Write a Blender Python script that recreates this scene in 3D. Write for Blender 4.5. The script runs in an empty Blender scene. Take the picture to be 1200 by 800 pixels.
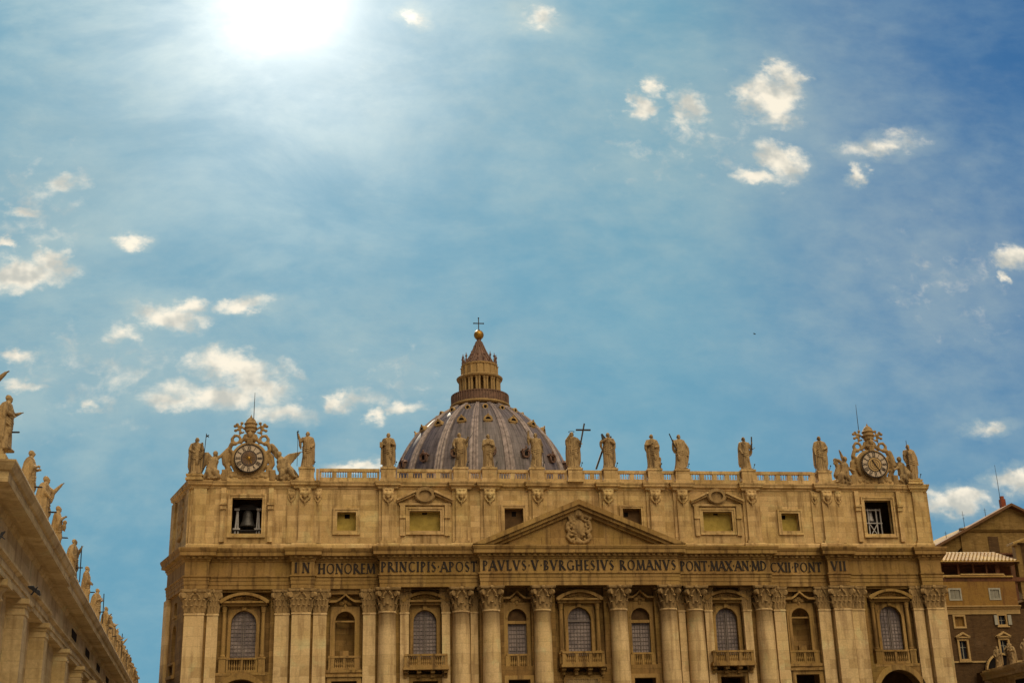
import bpy, bmesh, math, random
import numpy as np
from mathutils import Vector, Matrix, Quaternion
from math import sin, cos, pi, radians, sqrt

scene = bpy.context.scene
col = scene.collection
random.seed(7)

# ------------------------------------------------------------------ camera
F_PX, PITCH, YAW, ROLL = 1494.08, radians(19.5803), radians(8.1475), radians(-1.5579)
CAM = Vector((-34.213, -179.848, 1.7))
cam_d = bpy.data.cameras.new('camera')
cam = bpy.data.objects.new('camera', cam_d); col.objects.link(cam)
scene.camera = cam
cam_d.sensor_width = 36.0; cam_d.lens = F_PX * 36 / 1200.0
cam_d.clip_start = 0.5; cam_d.clip_end = 20000
fw = Vector((sin(YAW)*cos(PITCH), cos(YAW)*cos(PITCH), sin(PITCH)))
rt = Vector((cos(YAW), -sin(YAW), 0)); up = rt.cross(fw)
rt2 = rt*cos(ROLL) + up*sin(ROLL); up2 = up*cos(ROLL) - rt*sin(ROLL)
mt = Matrix((rt2, up2, -fw)).transposed().to_4x4(); mt.translation = CAM
cam.matrix_world = mt

# ------------------------------------------------------------------ sun, sky, exposure
SUN_EL, SUN_AZ = radians(34.5), radians(-2.9)          # azimuth from +Y towards +X
SUN_DIR = Vector((sin(SUN_AZ)*cos(SUN_EL), cos(SUN_AZ)*cos(SUN_EL), sin(SUN_EL)))
sun_d = bpy.data.lights.new('sun', 'SUN'); sun_d.energy = 5.0; sun_d.angle = radians(0.5)
sun_d.color = (1.0, 0.87, 0.66)
sun = bpy.data.objects.new('sun', sun_d); col.objects.link(sun)
sun.rotation_mode = 'QUATERNION'; sun.rotation_quaternion = SUN_DIR.to_track_quat('Z', 'Y')

scene.view_settings.view_transform = 'Standard'; scene.view_settings.look = 'None'
scene.view_settings.gamma = 1.0; scene.view_settings.use_curve_mapping = False
scene.view_settings.exposure = 0.55
SKY_STRENGTH = 0.075

world = bpy.data.worlds.new('World'); scene.world = world; world.use_nodes = True
wt = world.node_tree; wt.nodes.clear()


class NT:
    """small node-tree writer"""
    def __init__(s, tree): s.t = tree
    def n(s, typ, **kw):
        nd = s.t.nodes.new(typ)
        for k, v in kw.items(): setattr(nd, k, v)
        return nd
    def put(s, sock, v):
        if isinstance(v, bpy.types.NodeSocket): s.t.links.new(v, sock)
        elif isinstance(v, (tuple, list)) and len(v) == 3 and sock.type == 'RGBA': sock.default_value = (*v, 1)
        else: sock.default_value = v
    def m(s, op, a, b=None, c=None, clamp=False):
        nd = s.n('ShaderNodeMath', operation=op); nd.use_clamp = clamp
        s.put(nd.inputs[0], a)
        if b is not None: s.put(nd.inputs[1], b)
        if c is not None: s.put(nd.inputs[2], c)
        return nd.outputs[0]
    def vm(s, op, a, b=None):
        nd = s.n('ShaderNodeVectorMath', operation=op); s.put(nd.inputs[0], a)
        if b is not None: s.put(nd.inputs[1], b)
        return nd.outputs[1] if op in ('DOT_PRODUCT', 'LENGTH') else nd.outputs[0]
    def comb(s, x, y, z):
        nd = s.n('ShaderNodeCombineXYZ')
        for i, v in enumerate((x, y, z)): s.put(nd.inputs[i], v)
        return nd.outputs[0]
    def sep(s, v):
        nd = s.n('ShaderNodeSeparateXYZ'); s.put(nd.inputs[0], v); return nd.outputs
    def noise(s, vec, scale, detail=4, rough=.55, dist=0):
        nd = s.n('ShaderNodeTexNoise'); s.put(nd.inputs['Vector'], vec)
        nd.inputs['Scale'].default_value = scale; nd.inputs['Detail'].default_value = detail
        nd.inputs['Roughness'].default_value = rough; nd.inputs['Distortion'].default_value = dist
        return nd.outputs
    def mix(s, f, a, b, mode='MIX'):
        nd = s.n('ShaderNodeMix', data_type='RGBA', blend_type=mode)
        s.put(nd.inputs[0], f); s.put(nd.inputs[6], a); s.put(nd.inputs[7], b); return nd.outputs[2]
    def ss(s, v, lo, hi, a=0.0, b=1.0):
        nd = s.n('ShaderNodeMapRange', interpolation_type='SMOOTHSTEP')
        s.put(nd.inputs[0], v)
        for i, q in zip((1, 2, 3, 4), (lo, hi, a, b)): nd.inputs[i].default_value = q
        return nd.outputs[0]


w = NT(wt)
dirv = w.n('ShaderNodeTexCoord').outputs['Generated']
sky = w.n('ShaderNodeTexSky', sky_type='NISHITA')
sky.sun_disc = False; sky.sun_elevation = SUN_EL; sky.sun_rotation = SUN_AZ
sky.altitude = 0; sky.air_density = 1.0; sky.dust_density = 1.6; sky.ozone_density = 2.0
EXPF = 2**0.55
sr, sg, sb_ = w.sep(sky.outputs[0])


def tone(v, cap, gam, coef):
    v = w.m('SMOOTH_MIN', w.m('MULTIPLY', v, SKY_STRENGTH*EXPF), cap, .35)
    return w.m('MULTIPLY', w.m('POWER', w.m('MAXIMUM', v, 0.0), gam), coef/(EXPF*SKY_STRENGTH))


skyc = w.comb(tone(sr, .68, 2.6, .38), tone(sg, .93, 1.45, .39), tone(sb_, 1.08, .80, .455))
dx, dy, dz = w.sep(dirv)
dys = w.m('MAXIMUM', dy, 0.05)
ga, gb = w.m('DIVIDE', dx, dys), w.m('DIVIDE', dz, dys)       # fixed sky chart: azimuth and height round the west point
gv = w.comb(ga, gb, 0)


def pix_dir(x, y):
    d = fw*F_PX + rt2*(x-600) + up2*(400-y); return d.normalized()


# cloud positions on the sky chart: bearing, height, half sizes, tilt, weight
def chart(x, y):
    d = pix_dir(x, y); return d.x/d.y, d.z/d.y


clouds = [(25,320,62,17,-8,1.1),(58,302,26,12,-25,1.0),(152,282,24,10,-5,.95),(200,372,42,16,12,.95),(218,364,22,10,0,.9),(285,361,42,9,-8,.85),
 (275,425,62,17,4,1.0),(300,445,48,24,20,.95),(250,462,85,20,0,.85),(205,470,60,12,0,.7),(80,212,30,12,0,.62),(22,250,34,9,0,.75),(6,284,14,6,0,.9),
 (752,124,20,15,-55,1.0),(770,103,14,12,-40,.9),(808,130,24,24,40,.95),(905,118,38,30,0,1.15),(912,80,18,15,0,.9),(925,95,18,20,0,.9),(915,188,34,15,25,1.0),(890,204,38,10,0,.9),
 (1035,172,48,14,-8,.8),(1000,205,16,8,-40,.85),(1190,302,26,12,0,1.1),(1178,326,7,9,0,.8),(1122,586,42,15,-4,1.2),(1190,560,32,13,-10,1.15),(1165,499,24,8,-15,.8),
 (395,470,16,11,0,.85),(440,490,14,11,0,.85),(470,481,26,9,0,.75),(425,470,40,14,0,.6),(410,548,50,8,-4,1.0),(487,20,16,10,30,.85),(25,420,26,9,0,.75),(28,452,34,7,0,.7),(635,22,24,14,0,.62),
 (330,480,50,14,0,.72),(150,390,26,10,0,.6),(100,478,16,8,20,.6),(1110,332,60,42,0,.17),(470,445,60,30,0,.16),(820,165,90,45,0,.20),(130,440,110,50,0,.27),(40,250,60,60,0,.26)]
wn = w.noise(w.vm('MULTIPLY', gv, (1, 1.6, 1)), 22, 5, .6)
wn2 = w.noise(w.vm('MULTIPLY', gv, (1, 1.3, 1)), 75, 4, .6)
off1 = w.vm('MULTIPLY', w.vm('SUBTRACT', wn[1], (.5, .5, .5)), (.055, .032, 0))
off2 = w.vm('MULTIPLY', w.vm('SUBTRACT', wn2[1], (.5, .5, .5)), (.016, .012, 0))
gw = w.vm('ADD', w.vm('ADD', gv, off1), off2)
core = None
for (cx, cy, rx, ry, tilt, wgt) in clouds:
    a0, b0 = chart(cx, cy); a1, b1 = chart(cx+10, cy); a2, b2 = chart(cx, cy-10)
    sa, sb = (a1-a0)/10, (b2-b0)/10
    mp = w.n('ShaderNodeMapping', vector_type='TEXTURE')
    w.put(mp.inputs[0], gw)
    mp.inputs['Location'].default_value = (a0, b0, 0)
    mp.inputs['Rotation'].default_value = (0, 0, radians(-tilt))
    mp.inputs['Scale'].default_value = (rx*sa*1.25, ry*sb*1.35, 1)
    ln = w.vm('LENGTH', mp.outputs[0])
    v = w.m('MULTIPLY', w.m('SUBTRACT', 1.0, ln), wgt)
    core = v if core is None else w.m('MAXIMUM', core, v)
fine = w.noise(w.vm('MULTIPLY', gv, (1, 1.2, 1)), 48, 8, .60, .25)[0]
dens = w.m('ADD', core, w.m('MULTIPLY', w.m('SUBTRACT', fine, .5), 1.25))
dens = w.ss(dens, .05, .80, 0, .95)
halo = w.ss(w.m('ADD', core, w.m('MULTIPLY', w.m('SUBTRACT', wn[0], .5), 1.1)), -.70, .50, 0, .40)
# thin veil high up, thicker towards the south (left)
veil = w.noise(w.vm('MULTIPLY', gv, (1, 1.7, 1)), 5.0, 8, .62, .5)[0]
veil2 = w.noise(w.vm('MULTIPLY', gv, (1, 1.7, 1)), 17, 6, .6)[0]
side = w.ss(w.m('SUBTRACT', w.m('MULTIPLY', gb, .35), w.m('MULTIPLY', ga, .75)), -.25, .50, .40, 1.45)
veilf = w.m('MULTIPLY', w.ss(w.m('ADD', veil, w.m('MULTIPLY', w.m('SUBTRACT', veil2, .5), .55)), .34, .80), side)
K = 1/SKY_STRENGTH
KD = K/EXPF
skyc = w.mix(w.m('MULTIPLY', veilf, .38), skyc, (.45*KD, .60*KD, .60*KD))
skyc = w.mix(halo, skyc, (.52*KD, .60*KD, .55*KD))
lump = w.noise(w.vm('ADD', gv, (.004, .016, 0)), 40, 3, .5)[0]
lump0 = w.noise(gv, 40, 3, .5)[0]
shade = w.ss(w.m('SUBTRACT', lump0, lump), -.22, .12)
cc = w.mix(shade, (.56*KD, .56*KD, .50*KD), (1.0*KD, .91*KD, .74*KD))
skyc = w.mix(dens, skyc, cc)
# added unseen cloud glow in the eastern sky, a fill brightening the church front
ev = w.noise(w.vm('MULTIPLY', dirv, (1, 1, 2.0)), 2.6, 6, .6, .3)[0]
em = w.m('MULTIPLY', w.ss(ev, .36, .56), w.ss(dy, .05, -.25))
em = w.m('MULTIPLY', em, w.ss(w.vm('DOT_PRODUCT', dirv, tuple(Vector((.20, -.58, .79)).normalized())), .76, .96))
EASTL = 4.5
skyc = w.mix(w.ss(dy, .10, -.25, 0, .80), skyc, (0, 0, 0))        # eastern sky darkened to cut ambient fill and deepen shade on the front
skyc = w.mix(em, skyc, (1.0*EASTL*K, .815*EASTL*K, .53*EASTL*K))
# forward scattering round the sun through the thin cloud
g = w.m('ARCCOSINE', w.m('MINIMUM', w.vm('DOT_PRODUCT', dirv, tuple(SUN_DIR)), .99999))
def expo(amp, deg): return w.m('MULTIPLY', w.m('EXPONENT', w.m('MULTIPLY', g, -1/radians(deg))), amp)
au = w.m('ADD', expo(1.6*KD, 1.3), w.m('MULTIPLY', expo(1.3*KD, 4.2), w.ss(veil, .25, .75, .72, 1.30)))
skyc = w.vm('ADD', skyc, w.vm('MULTIPLY', w.comb(au, au, au), (1.0, .89, .75)))
bg = w.n('ShaderNodeBackground'); w.put(bg.inputs[0], skyc); bg.inputs[1].default_value = SKY_STRENGTH
wo = w.n('ShaderNodeOutputWorld'); wt.links.new(bg.outputs[0], wo.inputs[0])
world.cycles.sampling_method = 'MANUAL'; world.cycles.sample_map_resolution = 1024

# ------------------------------------------------------------------ materials


def new_mat(name):
    m = bpy.data.materials.new(name); m.use_nodes = True
    t = m.node_tree; b = t.nodes['Principled BSDF']; return m, NT(t), b


def stone(name, base, dark, tint=None, bw=2.1, bh=.78, joint=.35, stain=.6, streak=.5, rough=.9, bump=.35, rnd=True, fine_scale=2.2):
    m, n, b = new_mat(name)
    tc = n.n('ShaderNodeTexCoord').outputs['Object']
    if rnd:
        oi = n.n('ShaderNodeObjectInfo').outputs['Random']
        tcr = n.vm('ADD', tc, n.comb(n.m('MULTIPLY', oi, 37.0), n.m('MULTIPLY', oi, 11.0), n.m('MULTIPLY', oi, 23.0)))
    else: tcr = tc
    big = n.noise(tcr, .16, 5, .62)[0]; mid = n.noise(tcr, .9, 5, .65)[0]; fin = n.noise(tcr, fine_scale*2.2, 6, .7)[0]
    x, y, z = n.sep(tcr)
    st = n.noise(n.comb(n.m('MULTIPLY', x, 1.3), n.m('MULTIPLY', y, 1.3), n.m('MULTIPLY', z, .13)), 1.0, 4, .6)[0]
    c = n.mix(n.ss(big, .38, .68, 0, stain), base, tint or base)
    c = n.mix(n.ss(st, .47, .70, 0, streak), c, dark)
    c = n.mix(n.ss(mid, .52, .80, 0, stain*.8), c, dark)
    pale = n.noise(tcr, .33, 4, .6, .5)[0]
    c = n.mix(n.ss(pale, .55, .72, 0, .45), c, tuple(min(.62, q*1.22+.02) for q in base))
    v = n.ss(fin, .25, .75, .84, 1.13)
    hgt = fin
    if joint > 0:
        br = n.n('ShaderNodeTexBrick'); xo, yo, zo = n.sep(tc)
        n.put(br.inputs['Vector'], n.comb(n.m('ADD', xo, n.m('MULTIPLY', yo, .93)), zo, 0))
        br.inputs['Color1'].default_value = (1, 1, 1, 1); br.inputs['Color2'].default_value = (.70, .66, .60, 1)
        br.inputs['Mortar'].default_value = (1-joint, 1-joint, 1-joint, 1)
        br.inputs['Scale'].default_value = 1; br.inputs['Brick Width'].default_value = bw; br.inputs['Row Height'].default_value = bh
        br.inputs['Mortar Size'].default_value = .028; br.inputs['Mortar Smooth'].default_value = .3
        c = n.mix(1.0, c, br.outputs['Color'], 'MULTIPLY')
        hgt = n.m('ADD', n.m('MULTIPLY', fin, .5), n.m('MULTIPLY', br.outputs['Fac'], -.6))
    c = n.mix(1.0, c, n.comb(v, v, v), 'MULTIPLY')
    n.put(b.inputs['Base Color'], c); b.inputs['Roughness'].default_value = rough
    b.inputs['Specular IOR Level'].default_value = .25
    bp = n.n('ShaderNodeBump'); bp.inputs['Strength'].default_value = bump; bp.inputs['Distance'].default_value = .12
    n.put(bp.inputs['Height'], hgt); n.put(b.inputs['Normal'], bp.outputs[0])
    return m


def plain(name, base, rough=.7, metal=0., var=.25, scale=2.0, spec=.4):
    m, n, b = new_mat(name)
    tc = n.n('ShaderNodeTexCoord').outputs['Object']
    f = n.noise(tc, scale, 5, .65)[0]; v = n.ss(f, .25, .75, 1-var, 1+var)
    n.put(b.inputs['Base Color'], n.mix(1.0, base, n.comb(v, v, v), 'MULTIPLY'))
    b.inputs['Roughness'].default_value = rough; b.inputs['Metallic'].default_value = metal
    b.inputs['Specular IOR Level'].default_value = spec
    return m


M = {}
M['trav'] = stone('travertine_wall', (.285,.172,.062), (.075,.042,.018), (.25,.165,.046), stain=.75, streak=.65, joint=.45)  # same stone as the shafts; wall shade is darkened into this base colour
M['attic'] = stone('travertine_attic', (.61,.43,.215), (.19,.115,.05), (.55,.40,.16), stain=.65, streak=.65, joint=.28)  # same stone, paled so the attic's lighter look sits in the colour
M['shaft'] = stone('travertine_shaft', (.66,.485,.265), (.27,.165,.08), (.60,.44,.20), bw=6.0, bh=1.35, joint=.28, stain=.6, streak=.6)  # same stone as the walls, paled to put light contrast into colour
M['trim'] = stone('travertine_trim', (.385,.245,.095), (.11,.062,.027), (.34,.225,.068), bw=2.6, bh=9.0, joint=.3, stain=.7, streak=.75)  # same stone again, shade of the trim darkened into its base
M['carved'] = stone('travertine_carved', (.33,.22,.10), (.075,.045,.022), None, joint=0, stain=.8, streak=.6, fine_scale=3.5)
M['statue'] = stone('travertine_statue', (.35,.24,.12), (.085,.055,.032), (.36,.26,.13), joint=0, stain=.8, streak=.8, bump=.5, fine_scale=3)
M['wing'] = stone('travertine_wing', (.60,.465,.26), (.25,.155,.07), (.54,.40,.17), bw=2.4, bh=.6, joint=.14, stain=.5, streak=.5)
M['yellow'] = plain('ochre_plaster', (.36,.27,.07), .95, 0, .25, 1.0, .1)
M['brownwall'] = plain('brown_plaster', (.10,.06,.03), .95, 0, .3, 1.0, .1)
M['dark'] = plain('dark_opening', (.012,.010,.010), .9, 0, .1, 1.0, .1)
M['letter'] = plain('bronze_letter', (.018,.011,.009), .6, .3, .2, 3.0)
M['iron'] = plain('dark_iron', (.035,.032,.034), .6, .6, .2, 4.0)
M['bronze'] = plain('bell_bronze', (.09,.085,.085), .55, .6, .3, 2.0)
M['steel'] = plain('grey_painted_steel', (.42,.40,.40), .5, .2, .15, 3.0)
M['gold'] = plain('gilt_copper', (.34,.19,.035), .5, .7, .3, 1.5)
M['white_dial'] = plain('white_dial', (.47,.38,.29), .7, 0, .15, 2.0)
M['dial_core'] = plain('dark_dial', (.11,.07,.05), .7, 0, .3, 2.0)
M['bird'] = plain('dark_feather', (.02,.02,.024), .8, 0, .3, 20)
M['muntin'] = plain('window_bars', (.17,.14,.13), .7, .0, .15, 2.0)
M['chimney'] = plain('red_brick_chimney', (.22,.06,.03), .9, 0, .3, 3.0, .2)
M['shutter'] = plain('grey_shutter', (.30,.29,.25), .8, 0, .15, 2.0, .2)
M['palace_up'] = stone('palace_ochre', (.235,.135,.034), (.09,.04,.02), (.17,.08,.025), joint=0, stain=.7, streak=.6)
M['palace_low'] = stone('palace_brown_brick', (.105,.06,.026), (.045,.026,.015), (.085,.046,.018), bw=.6, bh=.2, joint=.25, stain=.6, streak=.5)  # brown brick, base darkened to hold the shade on the lower palace wall
M['palace_trim'] = stone('palace_trim', (.42,.29,.13), (.22,.13,.06), None, joint=0, stain=.4, streak=.4)
M['brick'] = stone('palace_gallery_brick', (.17,.07,.035), (.06,.035,.025), (.12,.06,.03), bw=.5, bh=.16, joint=.3, stain=.7, streak=.6)
M['chapel'] = stone('chapel_wall', (.27,.175,.062), (.12,.07,.025), (.23,.155,.04), bw=.9, bh=.3, joint=.12, stain=.5, streak=.5)
M['chapel_roof'] = stone('chapel_roof_tile', (.15,.08,.04), (.06,.035,.02), None, joint=0, stain=.7, streak=.3)
M['rooftile'] = stone('roof_tile', (.32,.19,.055), (.09,.05,.02), (.46,.32,.10), joint=0, stain=.8, streak=.2, fine_scale=1.2, rough=.6)

# leaden dome covering
m, n, b = new_mat('dome_lead'); M['lead'] = m
tc = n.n('ShaderNodeTexCoord').outputs['Object']; x, y, z = n.sep(tc)
ang = n.m('ARCTAN2', n.m('SUBTRACT', x, .3), n.m('SUBTRACT', y, 119.0))
st = n.noise(n.comb(n.m('MULTIPLY', ang, 26.0), n.m('MULTIPLY', z, .10), 0), 1.0, 5, .6)[0]
fi = n.noise(tc, 1.1, 6, .7)[0]
br = n.n('ShaderNodeTexBrick'); n.put(br.inputs['Vector'], n.comb(n.m('MULTIPLY', ang, 20.0), z, 0))
br.inputs['Color1'].default_value = (1,1,1,1); br.inputs['Color2'].default_value = (.80,.78,.80,1); br.inputs['Mortar'].default_value = (.55,.55,.55,1)
br.inputs['Scale'].default_value = 1; br.inputs['Brick Width'].default_value = 1.3; br.inputs['Row Height'].default_value = 1.9; br.inputs['Mortar Size'].default_value = .05
c = n.mix(n.ss(st, .38, .66), (.165,.140,.150), (.066,.053,.055))
c = n.mix(n.ss(fi, .48, .75, 0, .5), c, (.225,.19,.185))
c = n.mix(1.0, c, br.outputs['Color'], 'MULTIPLY')
n.put(b.inputs['Base Color'], c); b.inputs['Roughness'].default_value = .62; b.inputs['Metallic'].default_value = .0
M['rib'] = plain('dome_rib_lead', (.25,.205,.20), .6, 0, .45, .9, .4)
M['lantern'] = stone('lantern_stone', (.37,.25,.11), (.20,.12,.06), None, joint=0, stain=.5, streak=.4)
M['spire'] = plain('spire_lead', (.15,.085,.06), .7, 0, .35, .9)

# leaded window glass: mirrors the eastern sky
m, n, b = new_mat('leaded_glass'); M['glass'] = m
tc = n.n('ShaderNodeTexCoord').outputs['Object']; f = n.noise(tc, 1.3, 4, .6)[0]
oi = n.n('ShaderNodeObjectInfo').outputs['Random']; f2 = n.noise(n.vm('ADD', tc, n.comb(n.m('MULTIPLY', oi, 31.), 0, n.m('MULTIPLY', oi, 17.))), .45, 3, .6)[0]
n.put(b.inputs['Base Color'], n.mix(n.ss(f2, .38, .62), n.mix(n.ss(f, .3, .7), (.13,.105,.11), (.22,.18,.18)), (.30,.245,.235)))
b.inputs['Roughness'].default_value = .22; b.inputs['Specular IOR Level'].default_value = .6
bp = n.n('ShaderNodeBump'); bp.inputs['Strength'].default_value = .2; n.put(bp.inputs['Height'], n.noise(tc, 2.5, 3, .5)[0]); n.put(b.inputs['Normal'], bp.outputs[0])
m, n, b = new_mat('dark_glass'); M['dglass'] = m
b.inputs['Base Color'].default_value = (.02,.022,.03,1); b.inputs['Roughness'].default_value = .15

# paving
m, n, b = new_mat('paving'); M['ground'] = m
tc = n.n('ShaderNodeTexCoord').outputs['Object']; f = n.noise(tc, .05, 6, .6)[0]
n.put(b.inputs['Base Color'], n.mix(n.ss(f, .3, .7), (.11,.085,.06), (.15,.115,.08))); b.inputs['Roughness'].default_value = .9

# ------------------------------------------------------------------ helpers


class MB:
    def __init__(s): s.v = []; s.f = []
    def add(s, vs, fs):
        o = len(s.v); s.v += [tuple(p) for p in vs]; s.f += [tuple(i+o for i in q) for q in fs]; return s
    def box(s, x0, x1, y0, y1, z0, z1):
        vs = [(x0,y0,z0),(x1,y0,z0),(x1,y1,z0),(x0,y1,z0),(x0,y0,z1),(x1,y0,z1),(x1,y1,z1),(x0,y1,z1)]
        return s.add(vs, [(0,3,2,1),(4,5,6,7),(0,1,5,4),(1,2,6,5),(2,3,7,6),(3,0,4,7)])
    def bar(s, a, b, w, t=None, upv=(0,0,1)):
        """rectangular bar from a to b"""
        t = t or w; a, b = Vector(a), Vector(b); d = (b-a).normalized(); u = Vector(upv)
        if abs(d.dot(u)) > .95: u = Vector((0,1,0))
        sx = d.cross(u).normalized(); sy = sx.cross(d).normalized()
        vs = [p + sx*(i*w/2) + sy*(j*t/2) for p in (a, b) for i, j in ((-1,-1),(1,-1),(1,1),(-1,1))]
        return s.add(vs, [(0,1,2,3),(7,6,5,4),(0,4,5,1),(1,5,6,2),(2,6,7,3),(3,7,4,0)])
    def lathe(s, prof, c=(0,0,0), n=16, sx=1., sy=1., axis='z'):
        """prof: [(r, z)...] bottom to top, closed with caps"""
        o = len(s.v); k = len(prof)
        for r, z in prof:
            for i in range(n):
                a = 2*pi*i/n
                p = (r*cos(a)*sx, r*sin(a)*sy, z)
                if axis == 'y': p = (p[0], -z, p[1])
                s.v.append((p[0]+c[0], p[1]+c[1], p[2]+c[2]))
        for j in range(k-1):
            for i in range(n):
                i2 = (i+1) % n; s.f.append((o+j*n+i, o+j*n+i2, o+(j+1)*n+i2, o+(j+1)*n+i))
        s.f.append(tuple(o+i for i in reversed(range(n)))); s.f.append(tuple(o+(k-1)*n+i for i in range(n)))
        return s
    def ball(s, c, r, n=12):
        rx, ry, rz = r if isinstance(r, (tuple, list)) else (r, r, r); h = n//2
        o = len(s.v); s.v.append((c[0], c[1], c[2]-rz))
        for j in range(1, h):
            ph = -pi/2 + pi*j/h
            for i in range(n):
                a = 2*pi*i/n; s.v.append((c[0]+rx*cos(ph)*cos(a), c[1]+ry*cos(ph)*sin(a), c[2]+rz*sin(ph)))
        s.v.append((c[0], c[1], c[2]+rz)); t = len(s.v)-1
        for i in range(n):
            i2 = (i+1) % n; s.f.append((o, o+1+i2, o+1+i))
            for j in range(h-2): s.f.append((o+1+j*n+i, o+1+j*n+i2, o+1+(j+1)*n+i2, o+1+(j+1)*n+i))
            s.f.append((o+1+(h-2)*n+i, o+1+(h-2)*n+i2, t))
        return s
    def tube(s, pts, rad, n=8, cap_round=True):
        pts = [Vector(p) for p in pts]
        rad = [rad]*len(pts) if isinstance(rad, (int, float)) else list(rad)
        if cap_round:
            d0 = (pts[0]-pts[1]).normalized(); d1 = (pts[-1]-pts[-2]).normalized()
            pts = [pts[0]+d0*rad[0]*.8] + pts + [pts[-1]+d1*rad[-1]*.8]; rad = [rad[0]*.45] + rad + [rad[-1]*.45]
        o = len(s.v); k = len(pts); prev = None
        for j, p in enumerate(pts):
            d = (pts[min(j+1, k-1)] - pts[max(j-1, 0)]).normalized()
            if prev is None:
                u = Vector((0,0,1)) if abs(d.z) < .9 else Vector((1,0,0)); u = (u - d*u.dot(d)).normalized()
            else:
                u = (prev - d*prev.dot(d)).normalized()
            prev = u; v = d.cross(u)
            for i in range(n):
                a = 2*pi*i/n; s.v.append(tuple(p + (u*cos(a)+v*sin(a))*rad[j]))
        for j in range(k-1):
            for i in range(n):
                i2 = (i+1) % n; s.f.append((o+j*n+i, o+j*n+i2, o+(j+1)*n+i2, o+(j+1)*n+i))
        s.f.append(tuple(o+i for i in reversed(range(n)))); s.f.append(tuple(o+(k-1)*n+i for i in range(n)))
        return s
    def loft(s, rings, n=40, fold=None):
        """rings: (z, cx, cy, rx, ry); fold(angle, t) -> radius factor"""
        o = len(s.v); k = len(rings)
        for j, (z, cx, cy, rx, ry) in enumerate(rings):
            for i in range(n):
                a = 2*pi*i/n; q = fold(a, j/(k-1)) if fold else 1
                s.v.append((cx+rx*q*cos(a), cy+ry*q*sin(a), z))
        for j in range(k-1):
            for i in range(n):
                i2 = (i+1) % n; s.f.append((o+j*n+i, o+j*n+i2, o+(j+1)*n+i2, o+(j+1)*n+i))
        s.f.append(tuple(o+i for i in reversed(range(n)))); s.f.append(tuple(o+(k-1)*n+i for i in range(n)))
        return s
    def slab(s, poly, y0, y1):
        """convex polygon (x,z) extruded from y0 (front) to y1; poly counter-clockwise seen from -Y"""
        k = len(poly); vs = [(x, y0, z) for x, z in poly] + [(x, y1, z) for x, z in poly]
        return s.add(vs, [tuple(range(k)), tuple(reversed(range(k, 2*k)))] + [(i, i+k, (i+1) % k + k, (i+1) % k) for i in range(k)])
    def strip(s, outer, inner, y0, y1, closed=False):
        """band between two equally long point rows (x,z), extruded y0..y1"""
        k = len(outer); vs = []
        for (a, b_) in zip(outer, inner): vs += [(a[0],y0,a[1]),(b_[0],y0,b_[1]),(b_[0],y1,b_[1]),(a[0],y1,a[1])]
        fs = []; rng = range(k) if closed else range(k-1)
        for i in rng:
            p, q = 4*i, 4*((i+1) % k)
            fs += [(p, p+1, q+1, q), (p+1, p+2, q+2, q+1), (p+2, p+3, q+3, q+2), (p+3, p, q, q+3)]
        if not closed: fs += [(0,3,2,1), (4*k-4, 4*k-3, 4*k-2, 4*k-1)]
        return s.add(vs, fs)
    def sweep(s, path, prof):
        """moulding profile [(outward, z)] along a plan path [(x,y)]; outward = right-hand side"""
        k = len(path); P = [Vector(p) for p in path]; nrm = []
        for i in range(k-1):
            d = (P[i+1]-P[i]).normalized(); nrm.append(Vector((d.y, -d.x)))
        mit = []
        for i in range(k):
            if i == 0: mit.append(nrm[0])
            elif i == k-1: mit.append(nrm[-1])
            else:
                a, b_ = nrm[i-1], nrm[i]; mit.append((a+b_)/(1+a.dot(b_)))
        q = len(prof); vs = []
        for i in range(k):
            for o_, z in prof: vs.append((P[i].x+mit[i].x*o_, P[i].y+mit[i].y*o_, z))
        fs = []
        for i in range(k-1):
            for j in range(q):
                j2 = (j+1) % q; fs.append((i*q+j, i*q+j2, (i+1)*q+j2, (i+1)*q+j))
        fs += [tuple(reversed(range(q))), tuple((k-1)*q+j for j in range(q))]
        return s.add(vs, fs)
    def xform(s, mat4, start=0):
        for i in range(start, len(s.v)): s.v[i] = tuple(mat4 @ Vector(s.v[i]))
        return s
    def mesh(s, name, mat=None, smooth=False, fix=True):
        me = bpy.data.meshes.new(name); me.from_pydata(s.v, [], s.f); me.update()
        if fix:
            bm = bmesh.new(); bm.from_mesh(me); bmesh.ops.recalc_face_normals(bm, faces=bm.faces); bm.to_mesh(me); bm.free()
        if mat: me.materials.append(mat)
        if smooth:
            for p in me.polygons: p.use_smooth = True
        return me
    def build(s, name, mat, parent=None, smooth=False, loc=None):
        return put(name, s.mesh(name, mat, smooth), parent, loc)


def put(name, me, parent=None, loc=None, rotz=0., scale=None):
    o = bpy.data.objects.new(name, me); col.objects.link(o)
    if parent: o.parent = parent
    if loc: o.location = loc
    if rotz: o.rotation_euler[2] = rotz
    if scale: o.scale = scale
    return o


def tag(o, label=None, cat=None, group=None, kind=None):
    if label: o['label'] = label
    if cat: o['category'] = cat
    if group: o['group'] = group
    if kind: o['kind'] = kind
    return o


def thing(name, label, cat, loc=(0,0,0), group=None, rotz=0.):
    o = bpy.data.objects.new(name, None); col.objects.link(o); o.location = loc; o.rotation_euler[2] = rotz
    o.empty_display_size = .5
    return tag(o, label, cat, group)


def copy_tree(o, parent=None):
    c = o.copy(); col.objects.link(c); c.parent = parent
    for ch in list(o.children): copy_tree(ch, c)
    return c


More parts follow.
